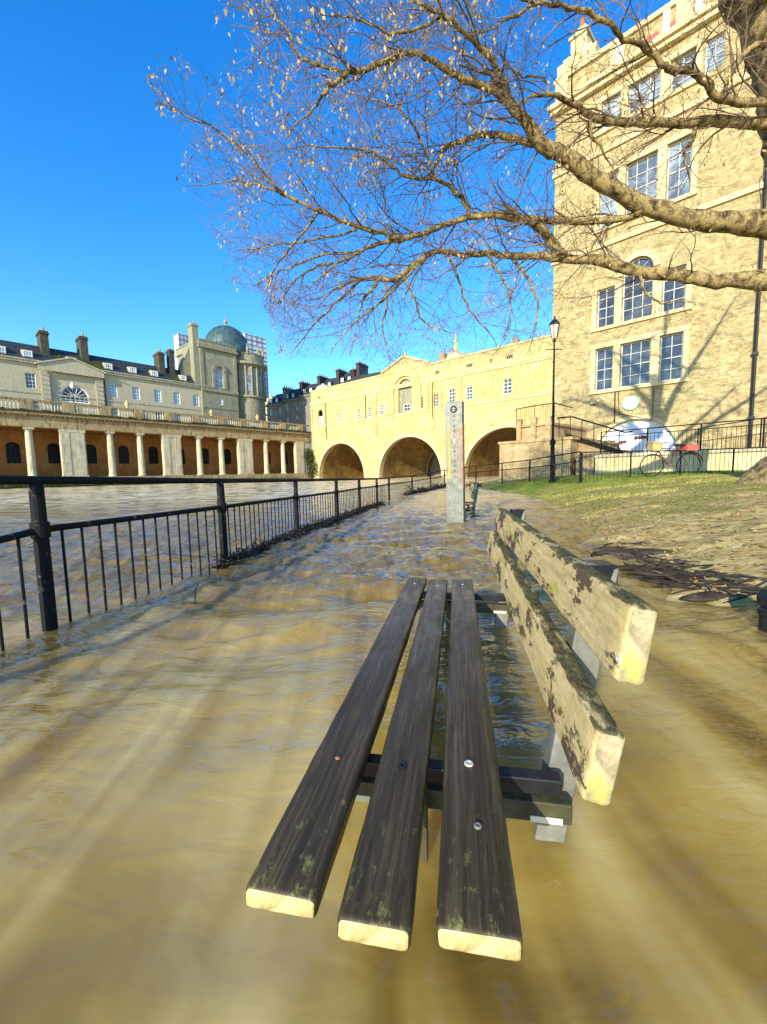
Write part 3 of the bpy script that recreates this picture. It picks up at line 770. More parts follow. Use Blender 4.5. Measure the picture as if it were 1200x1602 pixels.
    m = MB(); m.lathe([(.5, 30.7), (.35, 31.1), (.15, 31.3), (.4, 31.6), (.35, 31.9), (.08, 32.2), (.03, 33.0)], cx, cy, 10); m.build('finial', M['grey'], d_)
make_gallery()

# scaffold towers wrapped in sheeting behind the dome
def scaffold(label, x0, x1, y0, y1, z0, z1, top):
    t = thing('scaffold_tower', label, 'scaffolding', (*LB[0], 0), LB[1])
    m = MB(); m.box(x0, x1, y0, y1, top, z1); m.build('sheeting', M['wrap'], t)
    m = MB(); n = 4
    for i in range(n + 1):
        x = x0 + (x1 - x0) * i / n
        for y in (y0 - .1, y1): m.tube([(x, y, z0), (x, y, z1 + .4)], .06, 5)
    z = z0
    while z < z1:
        m.tube([(x0, y0 - .1, z), (x1, y0 - .1, z)], .06, 5); m.tube([(x0, y0 - .1, z + 1), (x1, y0 - .1, z + 1)], .05, 5); z += 2
    m.build('pole', M['galv'], t)
    m = MB(); z = z0
    while z < z1: m.box(x0, x1, y0, y1 - .1, z - .1, z); z += 2
    m.build('platform', M['debris'], t)
M['wrap'] = plain('white scaffold sheeting', (.52, .56, .66), .5, .3, 0, .15, .6)
scaffold('scaffold tower with pale sheeting rising behind the domed building, right of the dome', 38.3, 43.6, 9, 13, 9, 32.2, 19.0)
scaffold('low sheeted scaffold half hidden behind the tall chimney, left of the dome', 24.3, 27.2, 10, 12, 18, 29.0, 18.5)

# lamp post standing on the terrace street
t = thing('street_lamp', 'small lamp post standing on the terrace before the half-round window', 'street lamp', tuple(wp(LB, 3.1, -5, 8.6)))
MB().lathe([(.12, 0), (.06, .6), (.04, 4.6)], 0, 0, 8).build('post', M['iron'], t)
MB().lathe([(.05, 4.6), (.28, 4.75), (.33, 5.2), (.1, 5.5), (.03, 5.7)], 0, 0, 8).build('lantern', M['bulb'], t)

# ------------------------------------------------------------------ the row of far houses beyond the bridge
def far_houses():
    a = Vector((-28.5, 104, 0)); b = Vector((-5, 90, 0)); d = (b - a).normalized(); L = (b - a).length / 5
    desc = ['far left end house of the shaded terrace beyond the bridge', 'second house from the left in the shaded terrace beyond the bridge', 'middle house of the shaded terrace beyond the bridge',
            'fourth house from the left in the shaded terrace, beside the bridge end', 'dark roofed house just behind the left end of the bridge']
    for i in range(5):
        o = a + d * L * i
        t = thing('terraced_house', 'grey ' + desc[i], 'house', (o.x, o.y, 0), (d.x, d.y), group='terraced houses beyond the bridge')
        h = 18.3 + i * .55
        ops = [(x - .5, x + .5, z, z + 1.7, 0, .2) for x in (1.2, L - 1.2) for z in (h - 2.6, h - 5.6, h - 8.6)]
        m = MB(); wall(m, 0, L, 0, h, ops); m.build('wall', M['farstone'], t)
        for o_ in ops: window(t, o_[0], o_[1], o_[2], o_[3], .12, 2, 2, M['cap'], M['ghaze'], bar=.06)
        m = MB(); m.add([(0, -.3, h), (L, -.3, h), (L, 3.5, h + 3.2), (0, 3.5, h + 3.2), (L, 8, h), (0, 8, h)], [(0, 1, 2, 3), (3, 2, 4, 5), (1, 4, 2), (0, 3, 5)]); m.build('roof', M['slate'], t)
        m = MB(); m.box(0, L, -.3, .05, h - .35, h + .02); m.build('cornice', M['farstone'], t)
        chimney(t, L - .5, 1.0, h + .5, h + 3.9 + i * .1, .8, 3.6, M['debris'] if i else M['farstone'], pots=5)
        for x in (1.3, 3.2):
            m = MB(); m.box(x - .4, x + .4, .3, 2, h + .4, h + 1.5); dd = m.build('dormer', M['slate'], t)
            window(dd, x - .35, x + .35, h + .5, h + 1.4, .22, 2, 2, M['white'], M['gwhite'], bar=.05)
far_houses()
t = thing('pale_house', 'pale yellow house front half hidden between the scaffold and the grey terrace', 'house', (-32.0, 108, 0), (1, -.1))
m = MB(); wall(m, 0, 4.2, 0, 20.4, [(1, 2, 15, 17, 0, .2), (2.6, 3.5, 15, 17, 0, .2)]); m.prism([(0, 20.4), (4.2, 20.4), (3.6, 21.6), (.9, 21.6)], 0, 6); m.box(0, 4.2, .5, 6, 0, 20.4); m.build('wall', M['cream'], t)
for x in (1, 2.6): window(t, x, x + .95, 15, 17, .1, 2, 2, M['white'], M['ghaze'])
# rooftops peeping over the bridge
p = atY(668, 585, 84)
t = thing('rooftop_building', 'dark roofed building peeping over the bridge parapet left of its gable', 'building', (-8.5, 92, 0), nrm(.749, -.662))
m = MB(); m.box(0, 26, 0, 9, 0, 17.6); m.build('wall', M['farstone'], t)
m = MB(); m.prism([(-.4, 17.6), (26.4, 17.6), (25, 20.6), (4.5, 21.4), (1.5, 20.9)], -.2, 9.2); m.build('roof', M['slate'], t)
chimney(t, 2.2, 1, 18.5, 23.4, 1.4, 3.6, M['debris'], pots=5)
# church spire
t = thing('church_spire', 'slender pale church spire rising behind the bridge', 'spire', tuple(atY(714, 740, 150))[:2] + (0,))
m = MB(); m.box(-2.2, 2.2, -2.2, 2.2, 0, 36); m.build('tower', M['bridge'], t)
m = MB(); m.lathe([(2.1, 36), (1.5, 38.5), (1.0, 42), (.6, 46), (.12, 50)], 0, 0, 8); m.build('steeple', M['bridge'], t)
for a in range(4):
    m = MB(); m.lathe([(.35, 36), (.3, 38), (.05, 41)], 1.9 * (1 if a % 2 else -1), 1.9 * (1 if a > 1 else -1), 6); m.build('pinnacle', M['bridge'], t)

# far bank seen through the arches
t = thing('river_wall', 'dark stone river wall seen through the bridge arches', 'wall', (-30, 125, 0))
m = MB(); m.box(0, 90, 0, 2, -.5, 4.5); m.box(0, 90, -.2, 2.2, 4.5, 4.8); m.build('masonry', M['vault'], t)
m = MB()
for i in range(14): m.lathe([(1.1, -.5), (.9, 4.4)], 4 + i * 6.2, -.2, 8)
m.build('buttress', M['vault'], t)
foliage('far_tree', 'dark bare treetops beyond the middle arch of the bridge', 'tree', (10, 118, 2), (9, 4, 8), 5000, M['ivy'], leaf=.5)
foliage('far_tree', 'dark bushy tree beyond the right arch of the bridge', 'tree', (34, 112, 2), (9, 4, 8), 5000, M['ivy'], leaf=.5)
foliage('far_tree', 'dark tree seen through the left arch of the bridge', 'tree', (-16, 116, 2), (9, 4, 8), 5000, M['ivy'], leaf=.5)

# ------------------------------------------------------------------ tall stone building on the right
def make_mill():
    t = thing('mill_building', 'tall golden stone riverside building with tripartite sash windows and tree shadows on its wall', 'building', (*RB[0], 0), RB[1])
    G = []
    for zb, zt, arched in ((5.42, 7.82, 0), (9.05, 11.2, 1), (14.6, 17.4, 0), (19.85, 21.35, 0)):
        for a, b, mid in ((2.62, 3.55, 0), (3.95, 5.42, 1), (5.86, 6.88, 0)):
            top = zt + (1.1 if arched and mid else 0)
            G.append((a, b, zb, top, .74 if arched and mid else 0, .28, mid, zb))
        for a, b in ((11.0, 11.9), (12.3, 13.7), (14.1, 15.0)): G.append((a, b, zb, zt, 0, .28, 0, zb))
    G.append((7.25, 8.0, 19.85, 21.35, 0, .28, 0, 19.85))
    ops = [g[:6] for g in G] + [(2.84, 6.78, 1.62, 3.5, 1.7, .35)]
    m = MB(); wall(m, 0, 18, 0, 24.0, ops)
    m.add([(0, 0, 0), (0, 14, 0), (0, 14, 24), (0, 0, 24)], [(0, 1, 2, 3)]); m.add([(0, 14, 0), (18, 14, 0), (18, 14, 24), (0, 14, 24)], [(0, 1, 2, 3)])
    m.add([(18, 0, 0), (18, 14, 0), (18, 14, 24), (18, 0, 24)], [(0, 1, 2, 3)])
    m.add([(0, 0, 24), (18, 0, 24), (18, 14, 24), (0, 14, 24)], [(0, 1, 2, 3)])
    m.build('wall', M['mill'], t)
    m = MB()
    m.box(-.35, 18, -.45, .02, 22.35, 22.6); m.box(-.25, 18, -.28, .02, 22.1, 22.35); m.box(-.1, 18, -.12, .02, 18.6, 18.85); m.box(-.1, 18, -.12, .02, 13.5, 13.75); m.box(-.1, 18, -.14, .3, 23.85, 24.1)
    m.build('cornice', M['millplain'], t)
    for x in range(0, 18, 3): MB().box(x, x + .7, -.12, -.003, 22.62, 23.84).build('parapet_pier', M['millplain'], t)
    for x in (4.45, 5.8, 7.4): 
        m = MB(); m.box(x, x + .8, -.10, -.04, 22.85, 23.15); m.build('red_panel', M['redcloth'], t)
    for x in (3.3, 5.45, 6.8): MB().box(x, x + .3, -.15, -.04, 22.7, 23.8).build('white_panel', M['white'], t)
    for g in G:
        a, b, zb, zt, rise, _, mid, _ = g
        nx = 3 if mid else 2
        if b - a > 1.3: nx = 3
        low = zb < 6; dark = (zb > 14 and a > 3.8 and zb < 18)
        mat = M['gwhite'] if (zb > 14 and a < 3) else (M['ghaze'] if not low else M['gdark'])
        if 9 < zb < 10: mat = M['gdark']
        f = window(t, a, b, zb, zt, .14, nx, 4, M['sash'], mat, rise=rise, bar=.03, edge=.055)
        if low:
            MB().box(a + .08, b - .08, .198, .212, zt - 1.1 - .3 * (a > 5.5), zt - .08).build('blind', M['blind'], f)
    m = MB()
    for zb, zt in ((5.42, 7.82), (9.05, 11.2), (14.6, 17.4), (19.85, 21.35)):
        for x0 in (2.3, 10.7):
            x1 = x0 + 4.9
            MB().box(x0, x1, -.12, .02, zb - .2, zb - .02).build('sill', M['millplain'], t)
            if not (zb == 9.05): MB().box(x0, x1, -.08, .02, zt + .02, zt + .28).build('lintel', M['millplain'], t)
            if x0 < 5:
                for xa, xb in ((2.35, 2.59), (3.58, 3.92), (5.45, 5.83), (6.91, 7.15)): MB().box(xa, xb, -.045, .02, zb - .019, zt + .019).build('mullion', M['millplain'], t)
    P = arch_pts(4.685, 11.56, .76, .76, 16); Q = arch_pts(4.685, 11.56, 1.05, 1.05, 16)
    for i in range(16): m.prism([P[i], P[i + 1], Q[i + 1], Q[i]], -.09, .02)
    m.build('window_surround', M['millplain'], t)
    # glazed half-round opening at the foot of the wall
    f = window(t, 2.84, 6.78, 1.62, 3.5, .22, 5, 2, M['white'], M['mural'], rise=1.7, bar=.05, edge=.1, name='arched_window', label='half-round whitewashed window with brown lettering strips')
    for xa, xb, z in ((3.1, 3.75, 2.28), (4.0, 4.4, 2.24), (4.75, 5.45, 2.42)):
        m = MB(); x = xa
        while x < xb - .06:
            w_ = RND.uniform(.07, .13); m.box(x, x + w_, .16, .20, z + RND.uniform(-.03, .02), z + RND.uniform(.10, .17)); x += w_ + .012
        m.build('dark_strip', M['brownstrip'], f)
    P = arch_pts(4.81, 1.8, 1.98, 1.72, 22); Q = arch_pts(4.81, 1.8, 2.18, 1.93, 22); m = MB()
    for i in range(22): m.prism([P[i], P[i + 1], Q[i + 1], Q[i]], -.05, .02)
    m.build('arch_ring', M['millplain'], t)
    m = MB(); m.box(2.6, 7.0, -.2, .02, 1.42, 1.6); m.build('sill', M['millplain'], t)
    # corner turret at the roof
    m = MB(); m.box(.0, 2.2, .1, 1.6, 24.1, 24.9); m.box(.3, 1.9, .2, 1.5, 24.9, 25.15); m.box(.7, 1.6, .3, 1.3, 25.15, 26.0); m.box(.6, 1.7, .2, 1.4, 26.0, 26.15); m.box(.85, 1.45, .5, 1.1, 26.15, 26.6)
    c = m.build('chimney', M['millplain'], t)
    m = MB(); m.lathe([(.16, 26.6), (.12, 27.1), (.17, 27.2)], 1.15, .8, 8); m.build('chimney_pot', M['terra'], c)
    m = MB(); m.tube([(9.75, -.14, 1.4), (9.75, -.14, 22)], .075, 8)
    for z in range(3, 22, 3): m.box(9.63, 9.87, -.23, -.003, z, z + .12)
    m.build('drainpipe', M['black'], t)
    m = MB(); m.tube([(5.65, -.08, 5.2), (5.65, -.08, 3.4), (4.0, -.08, 3.9), (3.9, -.08, 5.2)], .02, 5); m.tube([(3.75, -.08, 5.3), (3.75, -.08, 3.4)], .035, 6); m.build('cable', M['black'], t)
M['redcloth'] = plain('red cloth', (.50, .10, .08), .8, .2, 0, .2)
M['brownstrip'] = plain('brown lettering', (.12, .035, .02), .8, .2, 0, .6, 6)
def muralmat():
    s = NM('whitewashed glass', .35, .4)
    n1 = s.noise(2.2, s.coord((1, 1, 2)), 5, .6)
    c = s.ramp(n1, [(.35, (.72, .72, .68)), (.52, (.55, .64, .76)), (.68, (.38, .48, .62))])
    s.col(c); return s.m
M['mural'] = muralmat()
make_mill()
t = thing('round_sign', 'white oval sign with a green rim on the wall over the half-round window', 'sign', tuple(wp(RB, 4.55, -.05, 4.45)), RB[1])
m = MB(); P = [(.46 * math.cos(a * .3142), .40 * math.sin(a * .3142)) for a in range(20)]; m.prism(P, -.03, .03); m.build('rim', plain('green enamel', (.20, .36, .24)), t)
m = MB(); P = [(.38 * math.cos(a * .3142), .33 * math.sin(a * .3142)) for a in range(20)]; m.prism(P, -.035, -.031); m.build('face', M['white'], t)
m = MB()
for k in range(6): m.box(-.24 + k * .08, -.19 + k * .08, -.039, -.0355, .06, .13)
for k in range(4): m.box(-.16 + k * .08, -.11 + k * .08, -.039, -.0355, -.08, -.02)
m.build('lettering', M['redcloth'], t)
t = thing('wall_lamp', 'small boxy floodlight fixed to the wall left of the oval sign', 'lamp', tuple(wp(RB, 2.6, -.15, 4.75)), RB[1])
MB().box(-.14, .14, -.12, .1, -.1, .12).build('housing', M['cap'], t); MB().box(-.03, .03, .1, .15, -.2, .1).build('bracket', M['black'], t)

# ------------------------------------------------------------------ stairs, landing and ramp wall
ST = ((5.97, 21.0), RB[1])
t = thing('stone_stairs', 'stained stone landing with a railed flight of steps coming down to the path', 'stairs', (*ST[0], 0), ST[1])
m = MB(); m.box(0, 3.5, 0, 7.5, -.6, 2.1); m.box(-.05, 3.6, -.06, 7.5, 2.1, 2.22); m.build('retaining_wall', M['ret'], t)
m = MB(); m.box(.15, 2.0, 1.6, 6.5, 2.22, 3.0); m.box(.05, 2.1, 1.5, 6.6, 3.0, 3.12)
for x in (.3, 1.1, 1.85): m.box(x - .12, x + .12, 1.45, 1.7, 2.22, 3.45)
m.build('landing', M['ret'], t)
m = MB()
for k in range(6): m.box(3.2 + k * .38, 3.2 + (k + 1) * .38, 1.0, 2.8, 1.0, 2.2 - k * .15 + .001)
m.build('flight', M['ret'], t)
m = MB(); m.box(3.75, 4.5, -.02, .9, -.3, 1.30); m.box(3.68, 4.6, -.1, .9, 1.30, 1.42); m.build('pier', M['ret'], t)
m = MB(); m.tube([(2.5, .95, 3.22), (3.2, .95, 3.20), (5.4, .95, 2.3), (5.7, .95, 2.3)], .035, 6)
for k in range(6): x = 2.6 + k * .52; m.tube([(x, .95, 2.2 - max(0, x - 3.2) * .40), (x, .95, 3.2 - max(0, x - 3.2) * .41)], .018, 5)
m.build('handrail', M['iron'], t)
m = MB(); m.prism([(3.0, 2.25), (5.4, 1.32), (5.4, 1.5), (3.0, 2.45)], .86, .94); m.build('stringer', M['iron'], t)
def railing(t, pts, ztop, zlow, gap, name=True, r=.022, barr=.008, zb=lambda x, y: bank_z(x, y), mid=None, posts=True, step=1.6):
    """straight run pts[0]->pts[1]"""
    a, b = Vector((*pts[0], 0)), Vector((*pts[1], 0)); L = (b - a).length
    m = MB(); m.tube([(a.x, a.y, ztop[0]), (b.x, b.y, ztop[1])], r, 8); m.build('top_rail', M['iron'], t)
    if mid is not None:
        m = MB(); m.tube([(a.x, a.y, mid[0]), (b.x, b.y, mid[1])], r * .7, 6); m.build('mid_rail', M['iron'], t)
    n = max(1, round(L / step))
    for i in range(n + 1):
        p = a.lerp(b, i / n); MB().tube([(p.x, p.y, zlow(i / n)), (p.x, p.y, ztop[0] + (ztop[1] - ztop[0]) * i / n)], r * 1.3, 8).build('post', M['iron'], t)
    n = int(L / gap); up = mid or ztop; m = MB()
    for i in range(1, n):
        p = a.lerp(b, i / n); m.tube([(p.x, p.y, zlow(i / n)), (p.x, p.y, up[0] + (up[1] - up[0]) * i / n)], barr, 4, cap=False)
    tag(m.build('bar', M['iron'], t), kind='stuff')
t = thing('landing_railing', 'small iron railing round the top of the stone stair landing', 'railing', tuple(wp(ST, .1, 1.6, 3.1)), ST[1])
m = MB(); m.tube([(0, 0, .9), (1.0, 0, .95), (2.0, 0, .95), (2.0, 2.5, .95)], .025, 6); m.build('top_rail', M['iron'], t)
for x in (0, 1.0, 2.0): MB().tube([(x, 0, 0), (x, 0, .93)], .02, 6).build('post', M['iron'], t)
m = MB()
for k in range(17): m.tube([(.1 + k * .112, 0, .1), (.1 + k * .112, 0, .9)], .008, 4)
m.build('bar', M['iron'], t)
t = thing('ramp_wall', 'low pale stone wall carrying the ramp in front of the tall building', 'wall', (*ST[0], 0), ST[1])
m = MB(); m.box(4.55, 18, 0, .5, -.3, 1.24); m.build('masonry', M['millplain'], t)
m = MB(); m.box(4.50, 18, -.08, .55, 1.24, 1.36); m.build('coping', M['cap'], t)
o = MB().box(4.55, 18, .5, 7.9, -.2, 1.30).build('ramp', M['path']); o.location = (*ST[0], 0); o.rotation_euler = (0, 0, rot(ST[1])); tag(o, kind='structure')
t = thing('ramp_railing', 'black iron railing along the top of the ramp wall', 'railing')
a, b = wp(ST, 4.7, .2), wp(ST, 15, .2)
railing(t, ((a.x, a.y), (b.x, b.y)), (2.32, 2.38), lambda k: 1.3, .13, mid=(2.12, 2.18), step=1.7)
t = thing('upper_ramp_railing', 'second iron railing on the raised ramp close to the building wall', 'railing')
a, b = wp(ST, 7.5, 4.5), wp(ST, 16, 3.8)
railing(t, ((a.x, a.y), (b.x, b.y)), (2.5, 3.3), lambda k: 1.3, .14, mid=(1.9, 2.6), step=2)

# ------------------------------------------------------------------ riverside fence with submerged foot
FP = [(-2.10, .25, .80, .30), (-1.665, 1.97, .755, .515), (-1.36, 3.43, .72, .50), (-1.13, 5.30, .69, .47), (-.78, 6.85, .67, .46), (-.49, 8.45, .65, .46), (-.15, 9.95, .63, .45),
      (.17, 11.5, .63, .45), (1.07, 15.0, .64, .45), (2.1, 18.0, .72, .50), (3.1, 20.6, .86, .6), (4.6, 20.3, 1.02, .72), (5.35, 18.4, 1.10, .80), (5.8, 16.2, 1.16, .86), (5.98, 14.3, 1.24, .93), (6.2, 12.9, 1.30, 1.0)]
t = thing('riverside_fence', 'black iron railing with slim bars standing in the flood and curving toward the bridge', 'fence', (FP[1][0], FP[1][1], 0))
O = Vector((FP[1][0], FP[1][1], 0))
def fl(x, y, z): return (x - O.x, y - O.y, z)
m = MB(); m.tube([fl(p[0], p[1], p[2]) for p in FP], [.021] * len(FP), 10); m.build('top_rail', M['iron'], t, smooth=True)
m = MB(); m.tube([fl(p[0], p[1], p[3]) for p in FP], [.017] * len(FP), 8); m.build('mid_rail', M['iron'], t, smooth=True)
for i, p in enumerate(FP):
    r_ = .032 if i < 3 else .029
    zb = -.5 if p[1] < 17 and p[0] < 3 else min(-.1, bank_z(p[0], p[1]) - .2)
    m = MB(); m.lathe([(r_, zb), (r_, p[3] - .04), (r_ * 1.25, p[3] - .035), (r_ * 1.25, p[3] + .035), (r_ * .98, p[3] + .04), (r_ * .95, p[2] - .03), (r_ * .5, p[2])], p[0] - O.x, p[1] - O.y, 14)
    m.build('post', M['iron'], t, smooth=False)
allb = []
for a, b in zip(FP, FP[1:]):
    L = math.hypot(b[0] - a[0], b[1] - a[1]); n = int(round(L / .104))
    for k in range(1, n):
        q = k / n; x = a[0] + (b[0] - a[0]) * q; y = a[1] + (b[1] - a[1]) * q; allb.append((x, y, a[3] + (b[3] - a[3]) * q))
barme = None
rest = MB()
for i, (x, y, z) in enumerate(allb):
    if i < 98:
        MB().tube([fl(x, y, -.45), fl(x + RND.uniform(-.004, .004), y, z)], .0068, 6).build('bar', M['iron'], t)
    else: rest.tube([fl(x, y, -.45), fl(x, y, z)], .0065, 4, cap=False)
tag(rest.build('bar', M['iron'], t), kind='stuff')

t = thing('bank_fence', 'black iron fence with thin bars crossing the grass behind the tree', 'fence')
railing(t, ((6.25, 12.9), (9.2, 12.7)), (1.28, 1.26), lambda k: .3, .12, mid=None, step=1.5, r=.018, barr=.006)
railing(t, ((9.2, 12.7), (13.5, 12.0)), (1.26, 1.30), lambda k: .3, .12, mid=None, step=1.6, r=.018, barr=.006)

# ------------------------------------------------------------------ lamp post
p = atY(864.5, 700, 14.6)
t = thing('lamp_post', 'tall black lamp post with glass lantern standing in the grass by the stairs', 'street lamp', (p.x, 14.6, bank_z(p.x, 14.6) - .05))
z0 = bank_z(p.x, 14.6) - .05; top = 5.9 - z0
m = MB(); m.lathe([(.11, 0), (.11, .12), (.075, .2), (.07, 1.35), (.095, 1.4), (.095, 1.5), (.042, 1.6), (.032, 3.6), (.026, top - .75), (.07, top - .72), (.03, top - .66)], 0, 0, 14); m.build('post', M['iron'], t)
m = MB(); m.tube([(-.28, 0, top - 1.0), (.28, 0, top - 1.0)], .015, 6); m.build('ladder_bar', M['iron'], t)
l = MB(); l.lathe([(.085, top - .64), (.165, top - .20)], 0, 0, 6); l = l.build('lantern', M['bulb'], t)
m = MB()
for k in range(6):
    a = k * math.pi / 3; m.tube([(.088 * math.cos(a), .088 * math.sin(a), top - .64), (.168 * math.cos(a), .168 * math.sin(a), top - .2)], .012, 4)
m.lathe([(.19, top - .20), (.20, top - .17), (.10, top - .04), (.05, top), (.03, top + .03), (.035, top + .06), (.01, top + .12)], 0, 0, 6); m.build('lantern_roof', M['black'], l)

# ------------------------------------------------------------------ bicycle
def bicycle(loc, rz, s=1.0):
    t = thing('bicycle', 'dark bicycle with wicker basket and red saddle bag leaning on the fence', 'bicycle', loc); t.rotation_euler = (R(6), 0, rz)
    def ring(cx, name):
        m = MB(); pts = [(cx + .335 * math.cos(a * math.pi / 12), 0, .345 + .335 * math.sin(a * math.pi / 12)) for a in range(25)]; m.tube(pts, .018, 6, cap=False); w_ = m.build(name, M['black'], t)
        m = MB()
        for k in range(14):
            a = k * math.pi / 7; m.tube([(cx, .02 * (-1) ** k, .345), (cx + .32 * math.cos(a), 0, .345 + .32 * math.sin(a))], .0025, 3)
        m.tube([(cx, -.05, .345), (cx, .05, .345)], .02, 8); m.build('spokes', M['galv'], w_)
    ring(0, 'wheel'); ring(1.06, 'wheel')
    m = MB(); P = lambda x, z: (x, 0, z)
    for a, b, r_ in (((.18, .86), (.60, .82), .014), ((.15, .78), (.50, .30), .017), ((.50, .30), (.66, .90), .015), ((.50, .30), (1.06, .345), .010), ((1.06, .345), (.65, .82), .009), ((0, .345), (.13, .76), .012), ((.13, .74), (.19, .98), .014)): m.tube([P(*a), P(*b)], r_, 6)
    m.build('frame', plain('dark red cycle paint', (.10, .012, .012), .3, .5), t)
    m = MB(); m.tube([(.34, -.28, 1.02), (.22, -.22, 1.04), (.19, 0, 1.0), (.22, .22, 1.04), (.34, .28, 1.02)], .012, 6); m.build('handlebar', M['galv'], t)
    m = MB(); m.lathe([(.02, .90), (.09, .93), (.10, .96), (.03, .975)], .68, 0, 8); m.box(.72, .88, -.07, .07, .925, .97); m.build('saddle', M['black'], t)
    m = MB(); m.box(-.10, .14, -.15, .15, .80, 1.02); m.box(-.12, .16, -.17, .17, 1.02, 1.05); m.build('basket', plain('wicker', (.50, .36, .14), .9, .1, 0, .4, 30, .5), t)
    m = MB(); m.tube([P(.60, .70), P(.86, .78), P(1.15, .74)], .012, 5); m.tube([P(.75 + .42 * math.cos(a * .26) + .3, .345 + .38 * math.sin(a * .26)) for a in range(1, 11)], .016, 5); m.build('mudguard', M['black'], t)
    m = MB(); m.box(.86, 1.18, -.16, .16, .78, .95); m.build('pannier_bag', M['redcloth'], t)
    m = MB(); m.lathe([(.085, -.006), (.085, .006)], 0, 0, 14); m.tube([(0, 0, -.05), (.10, .12, -.05)], .01, 5); m.build('crank', M['galv'], t, loc=(.5, 0, .30)).rotation_euler = (R(90), 0, 0)
q = atY(1022, 727, 12.35)
bicycle((q.x, 12.45, bank_z(q.x, 12.4) - .0), R(-4))

# ------------------------------------------------------------------ gauge pillar
g = Vector((1.105, 6.16, 0))
t = thing('marker_pillar', 'grey metal flood pillar with orange edge strips and vertical lettering standing in the water', 'pillar', (g.x, g.y, -.3)); t.rotation_euler = (0, R(-.6), R(-19))
HH = 2.06
m = MB(); m.prism([(-.125, 0), (.125, 0), (.125, HH), (-.125, HH)], -.10, .10); bd = m.build('body', M['galv'], t)
bv = bd.modifiers.new('b', 'BEVEL'); bv.width = .006; bv.segments = 2
m = MB(); m.box(-.128, .128, -.103, .103, HH, HH + .015); m.build('cap', M['galv'], t)
m = MB(); m.box(-.122, -.10, -.106, -.1005, .0, HH); m.box(.10, .122, -.106, -.1005, 0, HH); m.build('edge_trim', M['galv'], t)
MB().box(-.099, -.055, -.1035, -.1005, .96, 1.72).build('orange_strip', plain('faded orange', (.48, .25, .07), .5, .3), t)
red = plain('orange red paint', (.42, .09, .035), .5, .3)
MB().box(.1255, .129, -.095, .06, .80, 1.74).build('side_strip', red, t); MB().box(.062, .096, -.1035, -.1005, .95, 1.70).build('red_strip', plain('faded red', (.30, .15, .10), .5, .3), t)
m = MB(); z = HH - .10
m.tube([(.042 * math.cos(a * .524), -.106, z + .042 * math.sin(a * .524)) for a in range(13)], .011, 6, cap=False); m.box(-.055, .055, -.110, -.104, z - .006, z + .006); m.build('ring_emblem', M['black'], t)
txt = "AIRBACJRTAOR"
for i, ch in enumerate(txt):
    cu_ = bpy.data.curves.new('lettering', 'FONT'); cu_.body = ch; cu_.size = .058; cu_.extrude = .001; cu_.align_x = 'CENTER'
    o = bpy.data.objects.new('lettering', cu_); C.objects.link(o); o.parent = t; o.location = (.006, -.1045, HH - .215 - i * .0725); o.rotation_euler = (R(90), 0, 0)
    cu_.materials.append(red if i == 4 else (M['white'] if i == 5 else M['black']))

# ------------------------------------------------------------------ bench
def board(name, P0, P1, wdir, wd, th, mats, parent, seed=0, rnd=.008, n=46):
    P0 = Vector(P0); P1 = Vector(P1); X = (P1 - P0); L = X.length; X.normalize(); Y = Vector(wdir); Y = (Y - X * Y.dot(X)).normalized(); Z = X.cross(Y)
    sec = []
    for sx, sz, a0 in ((1, 1, 0), (-1, 1, 90), (-1, -1, 180), (1, -1, 270)):
        for k in range(5):
            a = R(a0 + k * 22.5); sec.append((sx * (wd / 2 - rnd) + rnd * math.cos(a), sz * (th / 2 - rnd) + rnd * math.sin(a)))
    m = MB(); ns = len(sec); rows = [0, .0015, .004, .008] + [.008 + (L - .016) * k / n for k in range(1, n)] + [L - .008, L - .004, L - .0015, L]
    sh = [.006, .003, .001, 0] + [0] * (n - 1) + [0, .001, .003, .006]
    for r_, (x, s_) in enumerate(zip(rows, sh)):
        for (y, z) in sec:
            ky = 1 - s_ / (wd / 2); kz = 1 - s_ / (th / 2)
            j = .0012 * noise.noise(Vector((x * 9, y * 60 + seed, z * 60))) + .0008 * noise.noise(Vector((x * 40, y * 120, z * 120 + seed)))
            dx = .0016 * noise.noise(Vector((seed, y * 80, z * 80))) if r_ < 3 else 0
            m.v.append((x + dx, y * ky + j * (1 if y > 0 else -1), z * kz + j * (1 if z > 0 else -1)))
    R_ = len(rows)
    for i in range(R_ - 1):
        for j in range(ns):
            q = (j + 1) % ns; m.f.append((i * ns + j, i * ns + q, (i + 1) * ns + q, (i + 1) * ns + j)); m.mi.append(1 if i < 1 or i > R_ - 3 else 0)
    m.f.append(tuple(range(ns - 1, -1, -1))); m.mi.append(1); m.f.append(tuple((R_ - 1) * ns + j for j in range(ns))); m.mi.append(1)
    M4 = Matrix(((X.x, Y.x, Z.x, P0.x), (X.y, Y.y, Z.y, P0.y), (X.z, Y.z, Z.z, P0.z), (0, 0, 0, 1)))
    o = m.build(name, mats, parent, M4=M4, smooth=True)
    return o
def strut(name, a, b, w_, d_, mat, parent, side=(1, 0, 0)):
    a = Vector(a); b = Vector(b); Zv = (b - a); L = Zv.length; Zv.normalize(); X = Vector(side); X = (X - Zv * X.dot(Zv)).normalized(); Y = Zv.cross(X)
    m = MB(); m.box(-w_ / 2, w_ / 2, -d_ / 2, d_ / 2, 0, L)
    o = m.build(name, mat, parent, M4=Matrix(((X.x, Y.x, Zv.x, a.x), (X.y, Y.y, Zv.y, a.y), (X.z, Y.z, Zv.z, a.z), (0, 0, 0, 1))))
    b_ = o.modifiers.new('b', 'BEVEL'); b_.width = .003; b_.segments = 2
    return o
